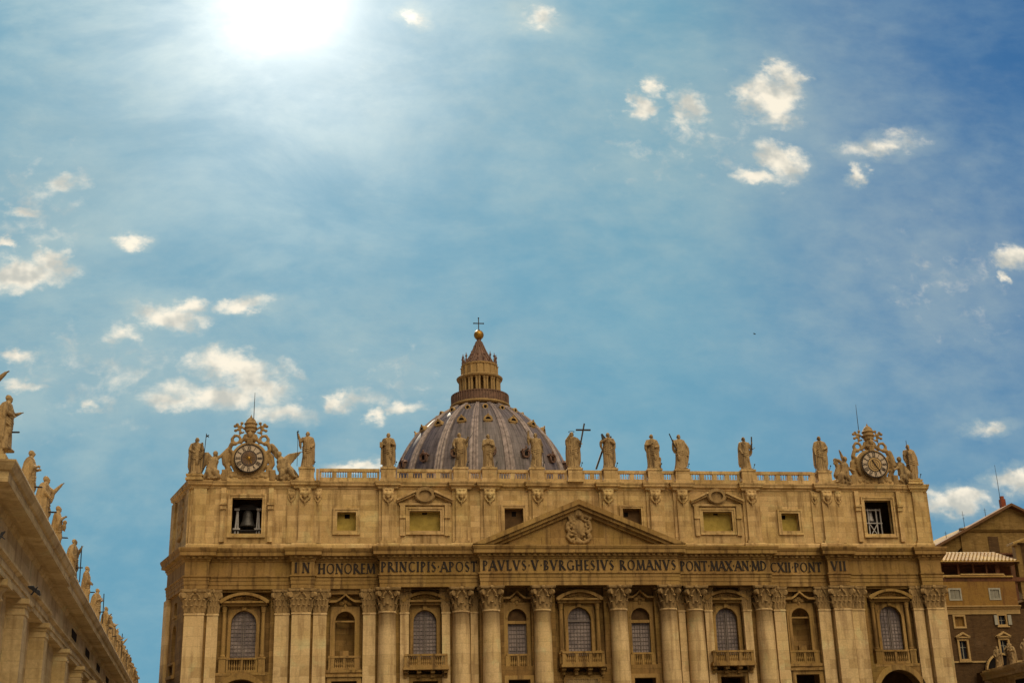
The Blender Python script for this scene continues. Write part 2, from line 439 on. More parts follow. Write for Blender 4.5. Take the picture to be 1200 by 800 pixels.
def plate(outer, holes, y0, y1):
    """flat wall with openings: polygons in (x,z), front at y0, back at y1 -> mesh data"""
    cu = bpy.data.curves.new('c', 'CURVE'); cu.dimensions = '2D'; cu.fill_mode = 'BOTH'; cu.extrude = abs(y1-y0)/2
    for poly in [outer]+holes:
        sp = cu.splines.new('POLY'); sp.points.add(len(poly)-1); sp.use_cyclic_u = True
        for p, (x, z) in zip(sp.points, poly): p.co = (x, z, 0, 1)
    o = bpy.data.objects.new('c', cu); col.objects.link(o)
    dg = bpy.context.evaluated_depsgraph_get(); me = bpy.data.meshes.new_from_object(o.evaluated_get(dg))
    bpy.data.objects.remove(o); bpy.data.curves.remove(cu)
    mid = (y0+y1)/2
    me.transform(Matrix(((1,0,0,0),(0,0,-1,mid),(0,1,0,0),(0,0,0,1))))
    return me


def rect(x0, x1, z0, z1): return [(x0,z0),(x1,z0),(x1,z1),(x0,z1)]


def arch(xc, hw, z0, ztop, n=14, rise=None):
    rise = hw if rise is None else rise; zs = ztop-rise
    return [(xc-hw, z0), (xc+hw, z0)] + [(xc+hw*cos(pi*i/n), zs+rise*sin(pi*i/n)) for i in range(n+1)]


def mb_from(me):
    mb = MB(); mb.v = [tuple(v.co) for v in me.vertices]; mb.f = [tuple(p.vertices) for p in me.polygons]; return mb


def sculpt(name, mb, voxel, mat, smooth=2, fac=.5):
    """fuse overlapping volumes into one continuous carved surface"""
    me = mb.mesh('tmp'); o = bpy.data.objects.new('tmp', me); col.objects.link(o)
    r = o.modifiers.new('r', 'REMESH'); r.mode = 'VOXEL'; r.voxel_size = voxel; r.adaptivity = 0
    if smooth:
        s_ = o.modifiers.new('s', 'SMOOTH'); s_.factor = fac; s_.iterations = smooth
    dg = bpy.context.evaluated_depsgraph_get(); out = bpy.data.meshes.new_from_object(o.evaluated_get(dg))
    bpy.data.objects.remove(o); bpy.data.meshes.remove(me)
    out.name = name; out.materials.clear(); out.materials.append(mat)
    for p in out.polygons: p.use_smooth = True
    return out


def arc(xc, zc, r, a0, a1, n=14, rz=None):
    rz = r if rz is None else rz
    return [(xc+r*cos(a0+(a1-a0)*i/n), zc+rz*sin(a0+(a1-a0)*i/n)) for i in range(n+1)]


# ------------------------------------------------------------------ ground
g_ = MB(); g_.add([(-6000,-6000,0),(6000,-6000,0),(6000,6000,0),(-6000,6000,0)], [(0,1,2,3)])
tag(g_.build('ground', M['ground']), kind='structure')

# ================================================================== the basilica
bas = thing('basilica', 'huge travertine church front with giant columns, Latin frieze and ribbed lead dome', 'church')


def sym(fn):
    for s in (-1, 1): fn(s)


def ent(path, prof, name, mat):
    mb = MB(); mb.sweep(path, prof); return mb.build(name, mat, bas)


HC = 54.6                     # half width of the front
half = [(-58.3, 10.4), (-HC, -1.0), (-51.4, -1.0), (-51.4, -.35), (-40.2, -.35), (-40.2, -1.25), (-37.1, -1.25), (-37.1, -.35),
        (-28.1, -.35), (-28.1, -1.75), (-14.2, -1.75), (-14.2, -2.7)]
path = half + [(-x, y) for x, y in reversed(half)]
prof = [(0,29.3),(0,29.85),(.07,29.88),(.07,30.4),(.14,30.43),(.14,30.8),(.30,30.92),(.30,31.08),(.02,31.12),(.02,32.95),(.16,33.05),(.22,33.3),
        (.38,33.32),(.38,33.62),(.95,33.72),(.95,34.2),(1.05,34.3),(1.18,34.62),(1.18,34.78),(-1.2,34.9),(-1.2,29.3)]
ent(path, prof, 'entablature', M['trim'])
# dentils
mb = MB()
for i in range(len(path)-1):
    (x0, y0), (x1, y1) = path[i], path[i+1]
    if abs(y1-y0) > .01 or x1-x0 < 2: continue
    k = int((x1-x0)/.8)
    for j in range(k):
        xx = x0 + (j+.5)*(x1-x0)/k; mb.box(xx-.22, xx+.22, y0-.62, y0-.30, 33.36, 33.66)
mb.build('dentil_course', M['trim'], bas)

# walls of the main storey
XB, XN, XC, XM = 46.5, 32.75, 21.7, 8.85
YFB, YFN, YFC, YFM = .95, .8, 1.0, .05          # depth of the window recesses


def wing_wall(s):
    def S(poly): return [(s*x, z) for x, z in (poly if s > 0 else poly[::-1])]
    holes = [rect(XB-3.6, XB+3.6, 18.25, 28.95), rect(XN-2.45, XN+2.45, 18.4, 28.6), rect(XC-3.45, XC+3.45, 17.6, 29.2),
             arch(XB, 3.2, .2, 17.3), rect(XN-1.7, XN+1.7, .2, 16.9), rect(XC-1.7, XC+1.7, .2, 16.75)]
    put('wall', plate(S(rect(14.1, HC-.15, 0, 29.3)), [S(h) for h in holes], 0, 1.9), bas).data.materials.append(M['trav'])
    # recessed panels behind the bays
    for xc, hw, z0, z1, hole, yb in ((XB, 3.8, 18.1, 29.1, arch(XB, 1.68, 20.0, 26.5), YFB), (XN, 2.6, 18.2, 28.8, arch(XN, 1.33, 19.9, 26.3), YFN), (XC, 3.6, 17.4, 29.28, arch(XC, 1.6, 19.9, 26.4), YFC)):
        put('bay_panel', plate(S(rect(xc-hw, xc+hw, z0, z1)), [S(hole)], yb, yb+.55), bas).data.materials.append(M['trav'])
    mb = MB()
    ar = arc(s*XB, 14.1, 3.25, 0, pi, 20); ao = arc(s*XB, 14.1, 4.0, 0, pi, 20)
    mb.strip(ao, ar, -.22, .2)
    mb.build('portal_arch', M['trim'], bas)
    for xc, zt in ((XN, 16.9), (XC, 16.75)):
        mb = MB(); hw = 1.72
        mb.box(s*xc-hw-.55, s*xc-hw, -.2, .3, 0, zt+.55); mb.box(s*xc+hw, s*xc+hw+.55, -.2, .3, 0, zt+.55); mb.box(s*xc-hw-.003, s*xc+hw+.003, -.197, .3, zt, zt+.547)
        mb.box(s*xc-hw-.75, s*xc+hw+.75, -.4, .2, zt+.55, zt+.85)
        mb.build('doorcase', M['trim'], bas)


sym(wing_wall)
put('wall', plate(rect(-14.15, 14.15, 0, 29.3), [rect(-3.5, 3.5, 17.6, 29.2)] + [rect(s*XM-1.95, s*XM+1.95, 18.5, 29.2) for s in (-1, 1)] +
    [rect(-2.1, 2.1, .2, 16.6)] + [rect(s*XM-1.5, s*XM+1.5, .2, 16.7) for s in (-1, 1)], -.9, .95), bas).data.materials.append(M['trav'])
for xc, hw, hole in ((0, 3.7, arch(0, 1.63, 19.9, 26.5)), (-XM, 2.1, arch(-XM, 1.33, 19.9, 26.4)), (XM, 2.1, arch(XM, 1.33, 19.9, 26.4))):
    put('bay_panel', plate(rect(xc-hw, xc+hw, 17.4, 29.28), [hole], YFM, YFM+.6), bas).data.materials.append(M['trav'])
for xc, zt, hw in ((0, 16.6, 2.12), (-XM, 16.7, 1.52), (XM, 16.7, 1.52)):
    mb = MB()
    mb.box(xc-hw-.55, xc-hw, -1.1, -.6, 0, zt+.55); mb.box(xc+hw, xc+hw+.55, -1.1, -.6, 0, zt+.55); mb.box(xc-hw-.003, xc+hw+.003, -1.097, -.6, zt, zt+.547)
    mb.build('doorcase', M['trim'], bas)
# marble relief over the central door
mb = MB(); mb.box(-2.6, 2.6, -.98, -.7, 15.2, 17.15)
for i in range(16):
    x = -2.3+i*.31; h = 1.0+.25*random.random(); mb.ball((x, -1.02, 15.5+h*.5), (.17, .14, h*.5), 8); mb.ball((x, -1.05, 15.6+h), .12, 8)
put('relief', sculpt('relief', mb, .07, M['statue'], 1), bas)
# dark inside of the portico and the benediction hall
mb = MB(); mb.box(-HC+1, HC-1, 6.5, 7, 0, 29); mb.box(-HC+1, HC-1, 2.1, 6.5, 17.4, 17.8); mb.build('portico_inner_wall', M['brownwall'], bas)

# splayed return of the left and right ends
nn = math.hypot(.323, 1)


def ret_mat(s, x, y, L):
    """local x runs from the far end (0) to the front corner (L) for the left side"""
    if s < 0:
        d = Vector((.323/nn, -1/nn, 0)); o = Vector((-x, y, 0)) - d*L
    else:
        d = Vector((.323/nn, 1/nn, 0)); o = Vector((x, y, 0))
    inn = Vector((-d.y, d.x, 0)); m4 = Matrix((d, inn, Vector((0,0,1)))).transposed().to_4x4(); m4.translation = o
    return m4


def end_wall(s):
    L = 12.0; m4 = ret_mat(s, HC-.1, -.2, L); c = L/2
    me = plate(rect(0, L, 0, 29.3), [arch(c+.3, 1.25, 20, 25.2), rect(c-.6, c+1.2, 26.5, 28.3), rect(c-.9, c+1.5, 18.4, 19.7)], 0, .9); me.transform(m4)
    put('end_wall', me, bas).data.materials.append(M['trav'])
    for nm, bx in (('window_ledge', (c-1.6, c+2.2, -.35, .1, 19.75, 20.05)), ('string_course', (c-1.6, c+2.2, -.45, .1, 17.9, 18.3)), ('window_ledge', (c-.9, c+1.5, -.2, .1, 26.1, 26.4)),
                   ('pier', (c-1.6, c-1.1, -.25, .1, 18.3, 19.75)), ('pier', (c+1.7, c+2.2, -.25, .1, 18.3, 19.75))):
        mb = MB(); mb.box(*bx); mb.xform(m4); mb.build(nm, M['trim'], bas)
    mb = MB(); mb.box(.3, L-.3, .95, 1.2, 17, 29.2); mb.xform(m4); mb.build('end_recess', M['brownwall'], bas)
    m5 = ret_mat(s, HC-.05, .9, L)
    me = plate(rect(0, L, 34.8, 43.7), [], 0, .8); me.transform(m5); put('attic_end_wall', me, bas).data.materials.append(M['attic'])
    mb = MB()
    mb.ball((c, 0, 41), (1.1, .3, 1.5), 12)
    for q in range(14):
        a = 2*pi*q/14; mb.ball((c+1.5*cos(a), 0, 40.3+2.6*sin(a)), (.55, .3, .6), 8)
    mb.tube([(c-1, 0, 38.2), (c-.2, -.2, 37.3), (c+.8, -.1, 37.6)], .3)
    mb.xform(m5); put('oval_cartouche', sculpt('oval_cartouche', mb, .12, M['carved'], 1), bas)
    mb = MB(); mb.box(.02, 2.2, -.35, .3, 34.8, 43.6); mb.box(L-1.9, L-.4, -.3, .3, 34.8, 43.6); mb.xform(m5); mb.build('attic_end_pilaster', M['attic'], bas)
    mb = MB(); mb.box(.02, 2.6, -.5, .3, 0, 29.25); mb.xform(m4); mb.build('end_pilaster', M['shaft'], bas)


sym(end_wall)

# ------------------------------------------------ capitals, columns, pilasters


def capital_mesh(square):
    r, h = 1.2, 3.2; mb = MB()
    mb.lathe([(r*1.02, -.05), (r*1.08, .05), (r*1.02, .18), (r*.98, .25), (r*.98, h*.55), (r*1.12, h*.78), (r*1.28, h*.87)], n=24 if not square else 4,
             sx=1 if not square else 1.0, sy=1.)
    if square:
        mb.xform(Matrix.Rotation(pi/4, 4, 'Z') @ Matrix.Scale(1.36, 4))
        for i, v in enumerate(mb.v): mb.v[i] = (v[0], v[1], v[2]/1.36)
    dirs = []

    def leaf(base, out, width, z0, z1, curl):
        sd = Vector((-out.y, out.x, 0)); secs = []
        for j in range(6):
            t = j/5; z = z0+(z1-z0)*min(1, t*1.12) - (.16*(z1-z0) if j == 5 else 0)
            o_ = .06 + .12*t + curl*t**3; wd = width*(1-.35*t)*(1 if j < 5 else .7)
            c = base + out*o_; secs.append([c+sd*(-wd/2)-out*.05, c+out*(.10+.05*t), c+sd*(wd/2)-out*.05, c-out*.16])
            for q in secs[-1]: q.z = z
            if j == 5: secs[-1][1].z = z-.1
        vs = [tuple(q) for s_ in secs for q in s_]; fs = []
        for j in range(5):
            for i in range(4): i2 = (i+1) % 4; fs.append((4*j+i, 4*j+i2, 4*j+4+i2, 4*j+4+i))
        fs += [(0,1,2,3), (23,22,21,20)]; mb.add(vs, fs)
    if not square:
        for row, z1, w_, ph in ((0, h*.36, .78, 0), (1, h*.62, .74, .5)):
            for i in range(8):
                a = 2*pi*(i+ph)/8; o_ = Vector((cos(a), sin(a), 0)); leaf(o_*r*.97, o_, w_, .15 if row == 0 else h*.2, z1, .34+.1*row)
    else:
        hw = r*.97
        for sd in (Vector((0,-1,0)), Vector((1,0,0)), Vector((-1,0,0)), Vector((0,1,0))):
            t_ = Vector((-sd.y, sd.x, 0))
            for k in (-.75, -.25, .25, .75): leaf(sd*hw + t_*k*hw*1.12, sd, .62, .15, h*.36, .34)
            for k in (-1, -.5, 0, .5, 1): leaf(sd*hw + t_*k*hw*.98, sd, .58, h*.2, h*.62, .42)
    for sx in (-1, 1):
        for sy in (-1, 1):
            d = Vector((sx, sy, 0)).normalized(); e = 1.0 if not square else 1.22
            mb.tube([d*(r*.9*e)+Vector((0,0,h*.45)), d*(r*1.15*e)+Vector((0,0,h*.68)), d*(r*1.42*e)+Vector((0,0,h*.84))], [.12,.17,.2], 6)
            st = len(mb.v); mb.lathe([(.14,-.24),(.40,-.24),(.40,.24),(.14,.24)], n=12, axis='y')
            rot = d.to_track_quat('X', 'Z').to_matrix().to_4x4(); rot.translation = d*(r*1.48*e)+Vector((0,0,h*.74))
            mb.xform(rot, st)
    for sd in (Vector((0,-1,0)), Vector((1,0,0)), Vector((-1,0,0)), Vector((0,1,0))):
        t_ = Vector((-sd.y, sd.x, 0))
        for k in (-1, 1):
            mb.tube([sd*r*1.05+t_*k*.75+Vector((0,0,h*.5)), sd*r*1.22+t_*k*.5+Vector((0,0,h*.7)), sd*r*1.3+t_*k*.22+Vector((0,0,h*.8))], [.08,.12,.15], 6)
        mb.ball(sd*r*1.38+Vector((0,0,h*.93)), (.32,.32,.30), 8)
    c1, c0 = r*1.40, r*1.12; poly = []
    for i in range(4):
        a = pi/4+pi/2*i; a2 = a+pi/4; m_ = 1.38 if not square else 1.42
        poly += [(c1*m_*cos(a-.06), c1*m_*sin(a-.06)), (c1*m_*cos(a+.06), c1*m_*sin(a+.06)), (c0*1.08*cos(a2-.35)/cos(.35)*1.04, c0*1.08*sin(a2-.35)/cos(.35)*1.04), (c0*cos(a2), c0*sin(a2)), (c0*1.08*cos(a2+.35)/cos(.35)*1.04, c0*1.08*sin(a2+.35)/cos(.35)*1.04)]
    k = len(poly)
    mb.add([(x,y,h*.885) for x,y in poly]+[(x*1.05,y*1.05,h*.95) for x,y in poly]+[(x*1.05,y*1.05,h-.02) for x,y in poly],
           [tuple(reversed(range(k))), tuple(range(2*k,3*k))]+[(j*k+i, j*k+(i+1)%k, (j+1)*k+(i+1)%k, (j+1)*k+i) for j in (0,1) for i in range(k)])
    return mb.mesh('capital', M['carved'])


CAPR, CAPS = capital_mesh(False), capital_mesh(True)
mb = MB()
mb.box(-1.85, 1.85, -1.85, 1.85, 0, .6)
mb.lathe([(1.8,.6),(1.85,.85),(1.6,1.1),(1.6,1.25),(1.7,1.4),(1.42,1.65),(1.38,1.9),(1.36,8),(1.33,13),(1.28,18),(1.22,23),(1.18,25.75),(1.27,25.8),(1.27,26.05)], n=40)
SHAFT = mb.mesh('column', M['shaft'], True)
for p in SHAFT.polygons:
    if abs(p.normal.z) > .7 or len(p.vertices) > 4 or p.center.z < .6: p.use_smooth = False
for X, ys in ((27.0, -.5), (16.75, -.5), (12.65, -1.45), (5.45, -1.45)):
    for s in (-1, 1):
        c_ = put('column', SHAFT, bas, (s*X, ys, 0)); put('capital', CAPR, c_, (0, 0, 26.05))


def pilaster(x0, x1, yf, yb, name='pilaster'):
    mb = MB(); xc, hw = (x0+x1)/2, (x1-x0)/2; d = (yb-yf)
    mb.box(-hw, hw, 0, d, 1.6, 26.05); mb.box(-hw-.3, hw+.3, -.3, d, 0, 1.0); mb.box(-hw-.15, hw+.15, -.15, d, 1.0, 1.6); mb.box(-hw-.08, hw+.08, -.08, d, 25.8, 26.0)
    p = mb.build(name, M['shaft'], bas, loc=(xc, yf, 0))
    put('capital', CAPS, p, (0, hw*.62, 26.05), 0, (hw/1.2, .62*hw/1.2, 1))


def pils(s):
    def P(a, b, yf, yb, nm='pilaster'): pilaster(min(s*a, s*b), max(s*a, s*b), yf, yb, nm)
    P(51.75, 54.35, -.85, .3); P(37.45, 40.0, -1.05, .3)
    P(40.35, 42.3, -.30, .3, 'half_pilaster'); P(35.3, 37.1, -.30, .3, 'half_pilaster'); P(28.6, 30.3, -.30, .3, 'half_pilaster')
    P(24.0, 25.2, -.35, .3, 'half_pilaster'); P(18.3, 19.4, -.35, .3, 'half_pilaster'); P(14.4, 15.4, -.35, .3, 'half_pilaster')
    P(49.9, 51.4, -.22, .3, 'half_pilaster')


sym(pils)

# ------------------------------------------------ windows of the main storey


def balusters(mb, x0, x1, y, z0, z1, n, r=.13):
    for i in range(n):
        x = x0+(i+.5)*(x1-x0)/n; h = z1-z0
        mb.lathe([(r*.9,z0),(r*.55,z0+h*.12),(r,z0+h*.35),(r*.45,z0+h*.65),(r*.5,z0+h*.8),(r*.9,z1)], (x, y, 0), 6)


def big_window(xc, yf, hw, ztop, balcony, lunette=False):
    mb = mb_from(plate(rect(xc-2.15, xc+2.15, 20.0, 27.2), [arch(xc, hw, 20.05, ztop)], yf-.3, yf+.2))
    mb.strip(arc(xc, ztop-hw, hw+.42, 0, pi), arc(xc, ztop-hw, hw+.02, 0, pi), yf-.42, yf-.2)
    for s in (-1, 1):
        mb.box(xc+s*(hw+.22)-.2, xc+s*(hw+.22)+.2, yf-.418, yf-.2, 20.05, ztop-hw)
        mb.lathe([(.36,20.3),(.38,20.45),(.30,20.6),(.29,23),(.26,26.2),(.33,26.3),(.31,26.45),(.40,26.9),(.42,27.08)], (xc+s*2.62, yf-.42, 0), 12)
        mb.box(xc+s*2.62-.45, xc+s*2.62+.45, yf-.85, yf+.1, 18.2, 20.28)
        mb.box(xc+s*2.62-.52, xc+s*2.62+.52, yf-.92, yf+.1, 20.05, 20.25)
    mb.box(xc-.28, xc+.28, yf-.62, yf-.1, ztop+.05, ztop+.75)
    mb.box(xc-3.1, xc+3.1, yf-.95, yf+.1, 27.1, 27.45); mb.box(xc-3.35, xc+3.35, yf-1.4, yf+.1, 27.45, 27.7)
    wdw = mb.build('arched_window', M['trim'], bas)
    mb = MB(); rise, h2 = 1.15, 3.4; R_ = (h2*h2+rise*rise)/(2*rise); zc = 27.72+rise-R_; a0 = math.asin(h2/R_)
    o_ = arc(xc, zc, R_, pi/2+a0, pi/2-a0, 18); i_ = [(xc+(x-xc)*.9, z-.36) for x, z in o_]
    mb.strip(o_, i_, yf-1.5, yf+.05)
    ti = [(xc+(x-xc)*.88, max(27.71, z-.34)) for x, z in o_]; mb.slab(ti[::-1], yf-.75, yf)
    st = MB()
    for q in range(11):
        t = -1+2*q/10; st.ball((xc+t*1.75, yf-.82, 28.0+.28*(1-t*t)), (.26, .2, .22+.05*sin(q*3)), 8)
    mb.add(st.v, st.f)
    mb.build('pediment', M['trim'], wdw)
    pm = plate(arch(xc, hw+.05, 19.9, ztop+.05), [], yf+.30, yf+.36); put('pane', pm, wdw).data.materials.append(M['glass'])
    mb = MB(); n_v = 7
    for i in range(1, n_v):
        x = xc-hw+2*hw*i/n_v; zt = ztop-hw+sqrt(max(0, hw*hw-(x-xc)**2)); wd = .05 if i not in (3, 4) else .07
        mb.box(x-wd/2, x+wd/2, yf+.2, yf+.285, 20, zt)
    z = 20.5
    while z < ztop-.2:
        dx_ = hw if z < ztop-hw else sqrt(max(0, hw*hw-(z-ztop+hw)**2)); mb.box(xc-dx_, xc+dx_, yf+.215, yf+.282, z-.025, z+.025); z += .52
    if lunette: mb.box(xc-hw, xc+hw, yf+.05, yf+.28, 24.55, 24.8)
    else: mb.box(xc-.06, xc+.06, yf+.12, yf+.29, 20, ztop-.02)
    mb.build('window_bars', M['muntin'], wdw)
    mb = MB()
    if balcony:
        y0 = yf-2.5
        mb.box(xc-3.15, xc+3.15, y0-.15, yf+.1, 18.15, 18.5); mb.box(xc-3.0, xc+3.0, y0-.05, yf+.1, 18.5, 18.75)
        for s in (-1, 1): mb.box(xc+s*2.75-.17, xc+s*2.75+.17, y0, yf-.93, 20.0, 20.22)
        mb.box(xc-2.95, xc+2.95, y0-.05, y0+.36, 19.98, 20.25)
        for k in (-2.75, -.95, .95, 2.75): mb.box(xc+k-.22, xc+k+.22, y0+.01, y0+.34, 18.75, 19.98)
        for k in (-1.85, 0, 1.85): balusters(mb, xc+k-.66, xc+k+.66, y0+.17, 18.75, 19.98, 5, .12)
        for k in (-2.75, -.95, .95, 2.75):
            mb.box(xc+k-.28, xc+k+.28, y0+.25, yf+.1, 17.75, 18.15); mb.box(xc+k-.25, xc+k+.25, y0+.9, yf+.1, 17.2, 17.75); mb.box(xc+k-.22, xc+k+.22, y0+1.35, yf+.1, 16.9, 17.2)
        mb.build('balcony', M['trim'], wdw)
    else:
        mb.box(xc-3.4, xc+3.4, yf-1.0, yf-.02, 17.85, 18.2); mb.box(xc-2.1, xc+2.1, yf-.75, yf-.3, 19.95, 20.2); mb.box(xc-2.1, xc+2.1, yf-.72, yf-.3, 18.2, 18.55)
        mb.box(xc-.17, xc+.17, yf-.7, yf-.35, 18.55, 19.95)
        for s in (-1, 1): mb.box(xc+s*1.95-.15, xc+s*1.95+.15, yf-.7, yf-.35, 18.55, 19.95); balusters(mb, xc+min(s*.2, s*1.8), xc+max(s*.2, s*1.8), yf-.52, 18.55, 19.95, 5, .13)
        mb.build('balustrade', M['trim'], wdw)
    return wdw


for s in (-1, 1):
    big_window(s*XB, YFB, 1.68, 26.5, False); big_window(s*XC, YFC, 1.6, 26.4, True)
big_window(0, YFM, 1.63, 26.5, True, True)


def ornament_pediment(xc, yf, w_, zb):
    """low moulded gable with a shell and scrolls"""
    mb = MB(); pts = [(-w_, 0), (-w_*.55, .02), (-w_*.3, .35), (0, .95), (w_*.3, .35), (w_*.55, .02), (w_, 0)]
    mb.strip([(xc+x, zb+z+.28) for x, z in pts], [(xc+x, zb+z) for x, z in pts], yf-1.0, yf)
    mb2 = MB()
    for q in (-1, 0, 1): mb2.ball((xc+q*.55, yf-.15, zb-.05+.25*(q == 0)), (.45, .3, .36), 8)
    mb2.ball((xc, yf-.2, zb-.5), (.25, .2, .4), 8)
    mb.add(mb2.v, mb2.f); return mb


def niche_window(s):
    xc, yf, hw, ztop = s*XN, YFN, 1.33, 26.3
    mb = mb_from(plate(rect(xc-2.0, xc+2.0, 18.5, 27.0), [arch(xc, hw, 18.6, ztop)], yf-.22, yf+.1))
    mb.strip(arc(xc, ztop-hw, hw+.38, 0, pi), arc(xc, ztop-hw, hw+.02, 0, pi), yf-.34, yf-.15)
    for q in (-1, 1): mb.box(xc+q*(hw+.2)-.18, xc+q*(hw+.2)+.18, yf-.338, yf-.15, 20.2, ztop-hw)
    mb.box(xc-2.5, xc+2.5, yf-.9, yf+.05, 18.05, 18.4)
    wdw = mb.build('niche', M['trim'], bas)
    ornament_pediment(xc, yf, 2.3, 27.45).build('pediment', M['trim'], wdw)
    # half-round hollow
    vs, fs = [], []; na, zs = 14, [18.2, 20, 22, 24, ztop-hw]
    for z in zs:
        for i in range(na+1): a = pi*i/na; vs.append((xc-(hw+.1)*cos(a), yf+.1+(hw+.1)*sin(a)*.95, z))
    for j in range(1, 7):
        e = pi/2*j/6.2
        for i in range(na+1): a = pi*i/na; vs.append((xc-(hw+.1)*cos(a)*cos(e), yf+.1+(hw+.1)*sin(a)*.95*cos(e), ztop-hw+(hw+.1)*sin(e)))
    rows = len(zs)+6
    for j in range(rows-1):
        for i in range(na): fs.append((j*(na+1)+i, j*(na+1)+i+1, (j+1)*(na+1)+i+1, (j+1)*(na+1)+i))
    mb = MB(); mb.add(vs, fs); mb.build('hollow', M['trav'], wdw, True)
    mb = MB(); mb.box(xc-hw-.1, xc+hw+.1, yf-.05, yf+.35, ztop-hw-.1, ztop-hw+.12); mb.build('impost', M['trim'], wdw)
    mb = MB(); mb.box(xc-2.2, xc+2.2, yf-.75, yf-.3, 20.0, 20.28); mb.box(xc-2.2, xc+2.2, yf-.72, yf-.3, 18.4, 18.7)
    for q in (-1, 1): mb.box(xc+q*1.75-.4, xc+q*1.75+.4, yf-.7, yf-.32, 18.7, 20.0); balusters(mb, xc+min(q*.2, q*1.3), xc+max(q*.2, q*1.3), yf-.52, 18.7, 20.0, 4, .13)
    mb.box(xc-.18, xc+.18, yf-.68, yf-.34, 18.7, 20.0); mb.box(xc-.55, xc+.55, yf-.1, yf+.5, 20.0, 21.0)
    mb.build('balustrade', M['trim'], wdw)


sym(niche_window)


def narrow_window(s):
    xc, yf, hw, ztop = s*XM, YFM, 1.33, 26.4
    mb = mb_from(plate(rect(xc-1.9, xc+1.9, 18.5, 27.3), [arch(xc, hw, 18.6, ztop)], yf-.22, yf+.15))
    mb.strip(arc(xc, ztop-hw, hw+.3, 0, pi), arc(xc, ztop-hw, hw+.02, 0, pi), yf-.32, yf-.12)
    mb.box(xc-2.0, xc+2.0, yf-.7, yf+.05, 18.0, 18.35); mb.box(xc-1.9, xc+1.9, yf-.5, yf+.05, 17.3, 17.55)
    mb.box(xc-hw, xc+hw, yf-.1, yf+.5, 24.35, 24.75)
    wdw = mb.build('arched_window', M['trim'], bas)
    ornament_pediment(xc, yf, 1.95, 27.7).build('pediment', M['trim'], wdw)
    lm = plate(arch(xc, hw+.05, 24.7, ztop+.05), [], yf+.35, yf+.5); put('lunette', lm, wdw).data.materials.append(M['brownwall'])
    mb = MB(); mb.box(xc-hw-.1, xc+hw+.1, yf+.45, yf+.5, 18.5, 24.4); mb.build('pane', M['glass'], wdw)
    mb = MB()
    for i in range(7): x = xc-1.15+2.3*i/6; mb.box(x-.025, x+.025, yf+.37, yf+.44, 18.7, 24.35)
    mb.box(xc-.06, xc+.06, yf+.3, yf+.443, 18.7, 24.35)
    for i in range(10): z = 19+.57*i; mb.box(xc-hw, xc+hw, yf+.36, yf+.438, z-.025, z+.025)
    mb.box(xc-hw, xc-hw+.16, yf+.25, yf+.442, 18.6, 24.35); mb.box(xc+hw-.16, xc+hw, yf+.25, yf+.442, 18.6, 24.35)
    mb.build('window_bars', M['muntin'], wdw)
    mb = MB(); mb.box(xc-1.55, xc+1.55, yf-.6, yf-.25, 19.95, 20.2)
    for q in (-1, 1): mb.box(xc+q*1.5-.3, xc+q*1.5+.3, yf-.58, yf-.26, 18.35, 19.95); balusters(mb, xc+min(q*.18, q*1.2), xc+max(q*.18, q*1.2), yf-.42, 18.35, 19.95, 4, .13)
    mb.box(xc-.16, xc+.16, yf-.57, yf-.27, 18.35, 19.95)
    mb.build('balustrade', M['trim'], wdw)


sym(narrow_window)

# ------------------------------------------------ lettering
GL = {
 'A': (.80, [(0,0,.40,1,.09),(.80,0,.40,1,.17),(.16,.36,.66,.36,.08)], [], [(0,0),(.80,0)]),
 'B': (.62, [(.14,0,.14,1,.16)], [(.14,.74,.38,.26,-90,90,.13),(.14,.26,.46,.26,-90,90,.15)], []),
 'C': (.82, [], [(.50,.5,.46,.5,50,310,.15)], []),
 'D': (.84, [(.14,0,.14,1,.16)], [(.14,.5,.64,.5,-90,90,.15)], []),
 'E': (.56, [(.14,0,.14,1,.16),(.14,.96,.54,.96,.08),(.14,.5,.48,.5,.08),(.14,.04,.56,.04,.08)], [], []),
 'G': (.88, [(.78,.06,.78,.42,.15)], [(.50,.5,.46,.5,50,310,.15)], [(.78,.42)]),
 'H': (.84, [(.14,0,.14,1,.16),(.70,0,.70,1,.16),(.14,.5,.70,.5,.08)], [], [(.14,0),(.14,1),(.70,0),(.70,1)]),
 'I': (.30, [(.15,0,.15,1,.16)], [], [(.15,0),(.15,1)]),
 'L': (.58, [(.14,0,.14,1,.16),(.14,.04,.58,.04,.08),(.56,0,.56,.2,.06)], [], [(.14,1)]),
 'M': (.98, [(.08,0,.16,1,.08),(.16,1,.49,.05,.16),(.49,.05,.82,1,.08),(.82,1,.90,0,.16)], [], [(.08,0),(.90,0)]),
 'N': (.86, [(.12,0,.12,1,.08),(.12,1,.74,0,.17),(.74,0,.74,1,.08)], [], [(.12,0),(.74,1)]),
 'O': (.94, [], [(.47,.5,.45,.5,0,360,.14)], []),
 'P': (.62, [(.14,0,.14,1,.16)], [(.14,.72,.44,.28,-90,90,.14)], [(.14,0)]),
 'R': (.74, [(.14,0,.14,1,.16),(.34,.46,.74,0,.16)], [(.14,.73,.42,.27,-90,90,.14)], [(.14,0)]),
 'S': (.56, [(.14,.68,.44,.34,.16)], [(.28,.74,.22,.25,30,200,.12),(.27,.25,.23,.25,-150,30,.12)], []),
 'T': (.72, [(.36,0,.36,1,.16),(.02,.96,.70,.96,.08),(.04,.8,.04,1,.06),(.68,.8,.68,1,.06)], [], [(.36,0)]),
 'V': (.82, [(.06,1,.41,0,.17),(.41,0,.76,1,.09)], [], [(.06,1),(.76,1)]),
 'X': (.80, [(.08,1,.72,0,.17),(.08,0,.72,1,.09)], [], [(.08,1),(.72,1),(.08,0),(.72,0)]),
 '.': (.22, [(.07,.5,.19,.5,.14)], [], []), ' ': (.30, [], [], []),
}


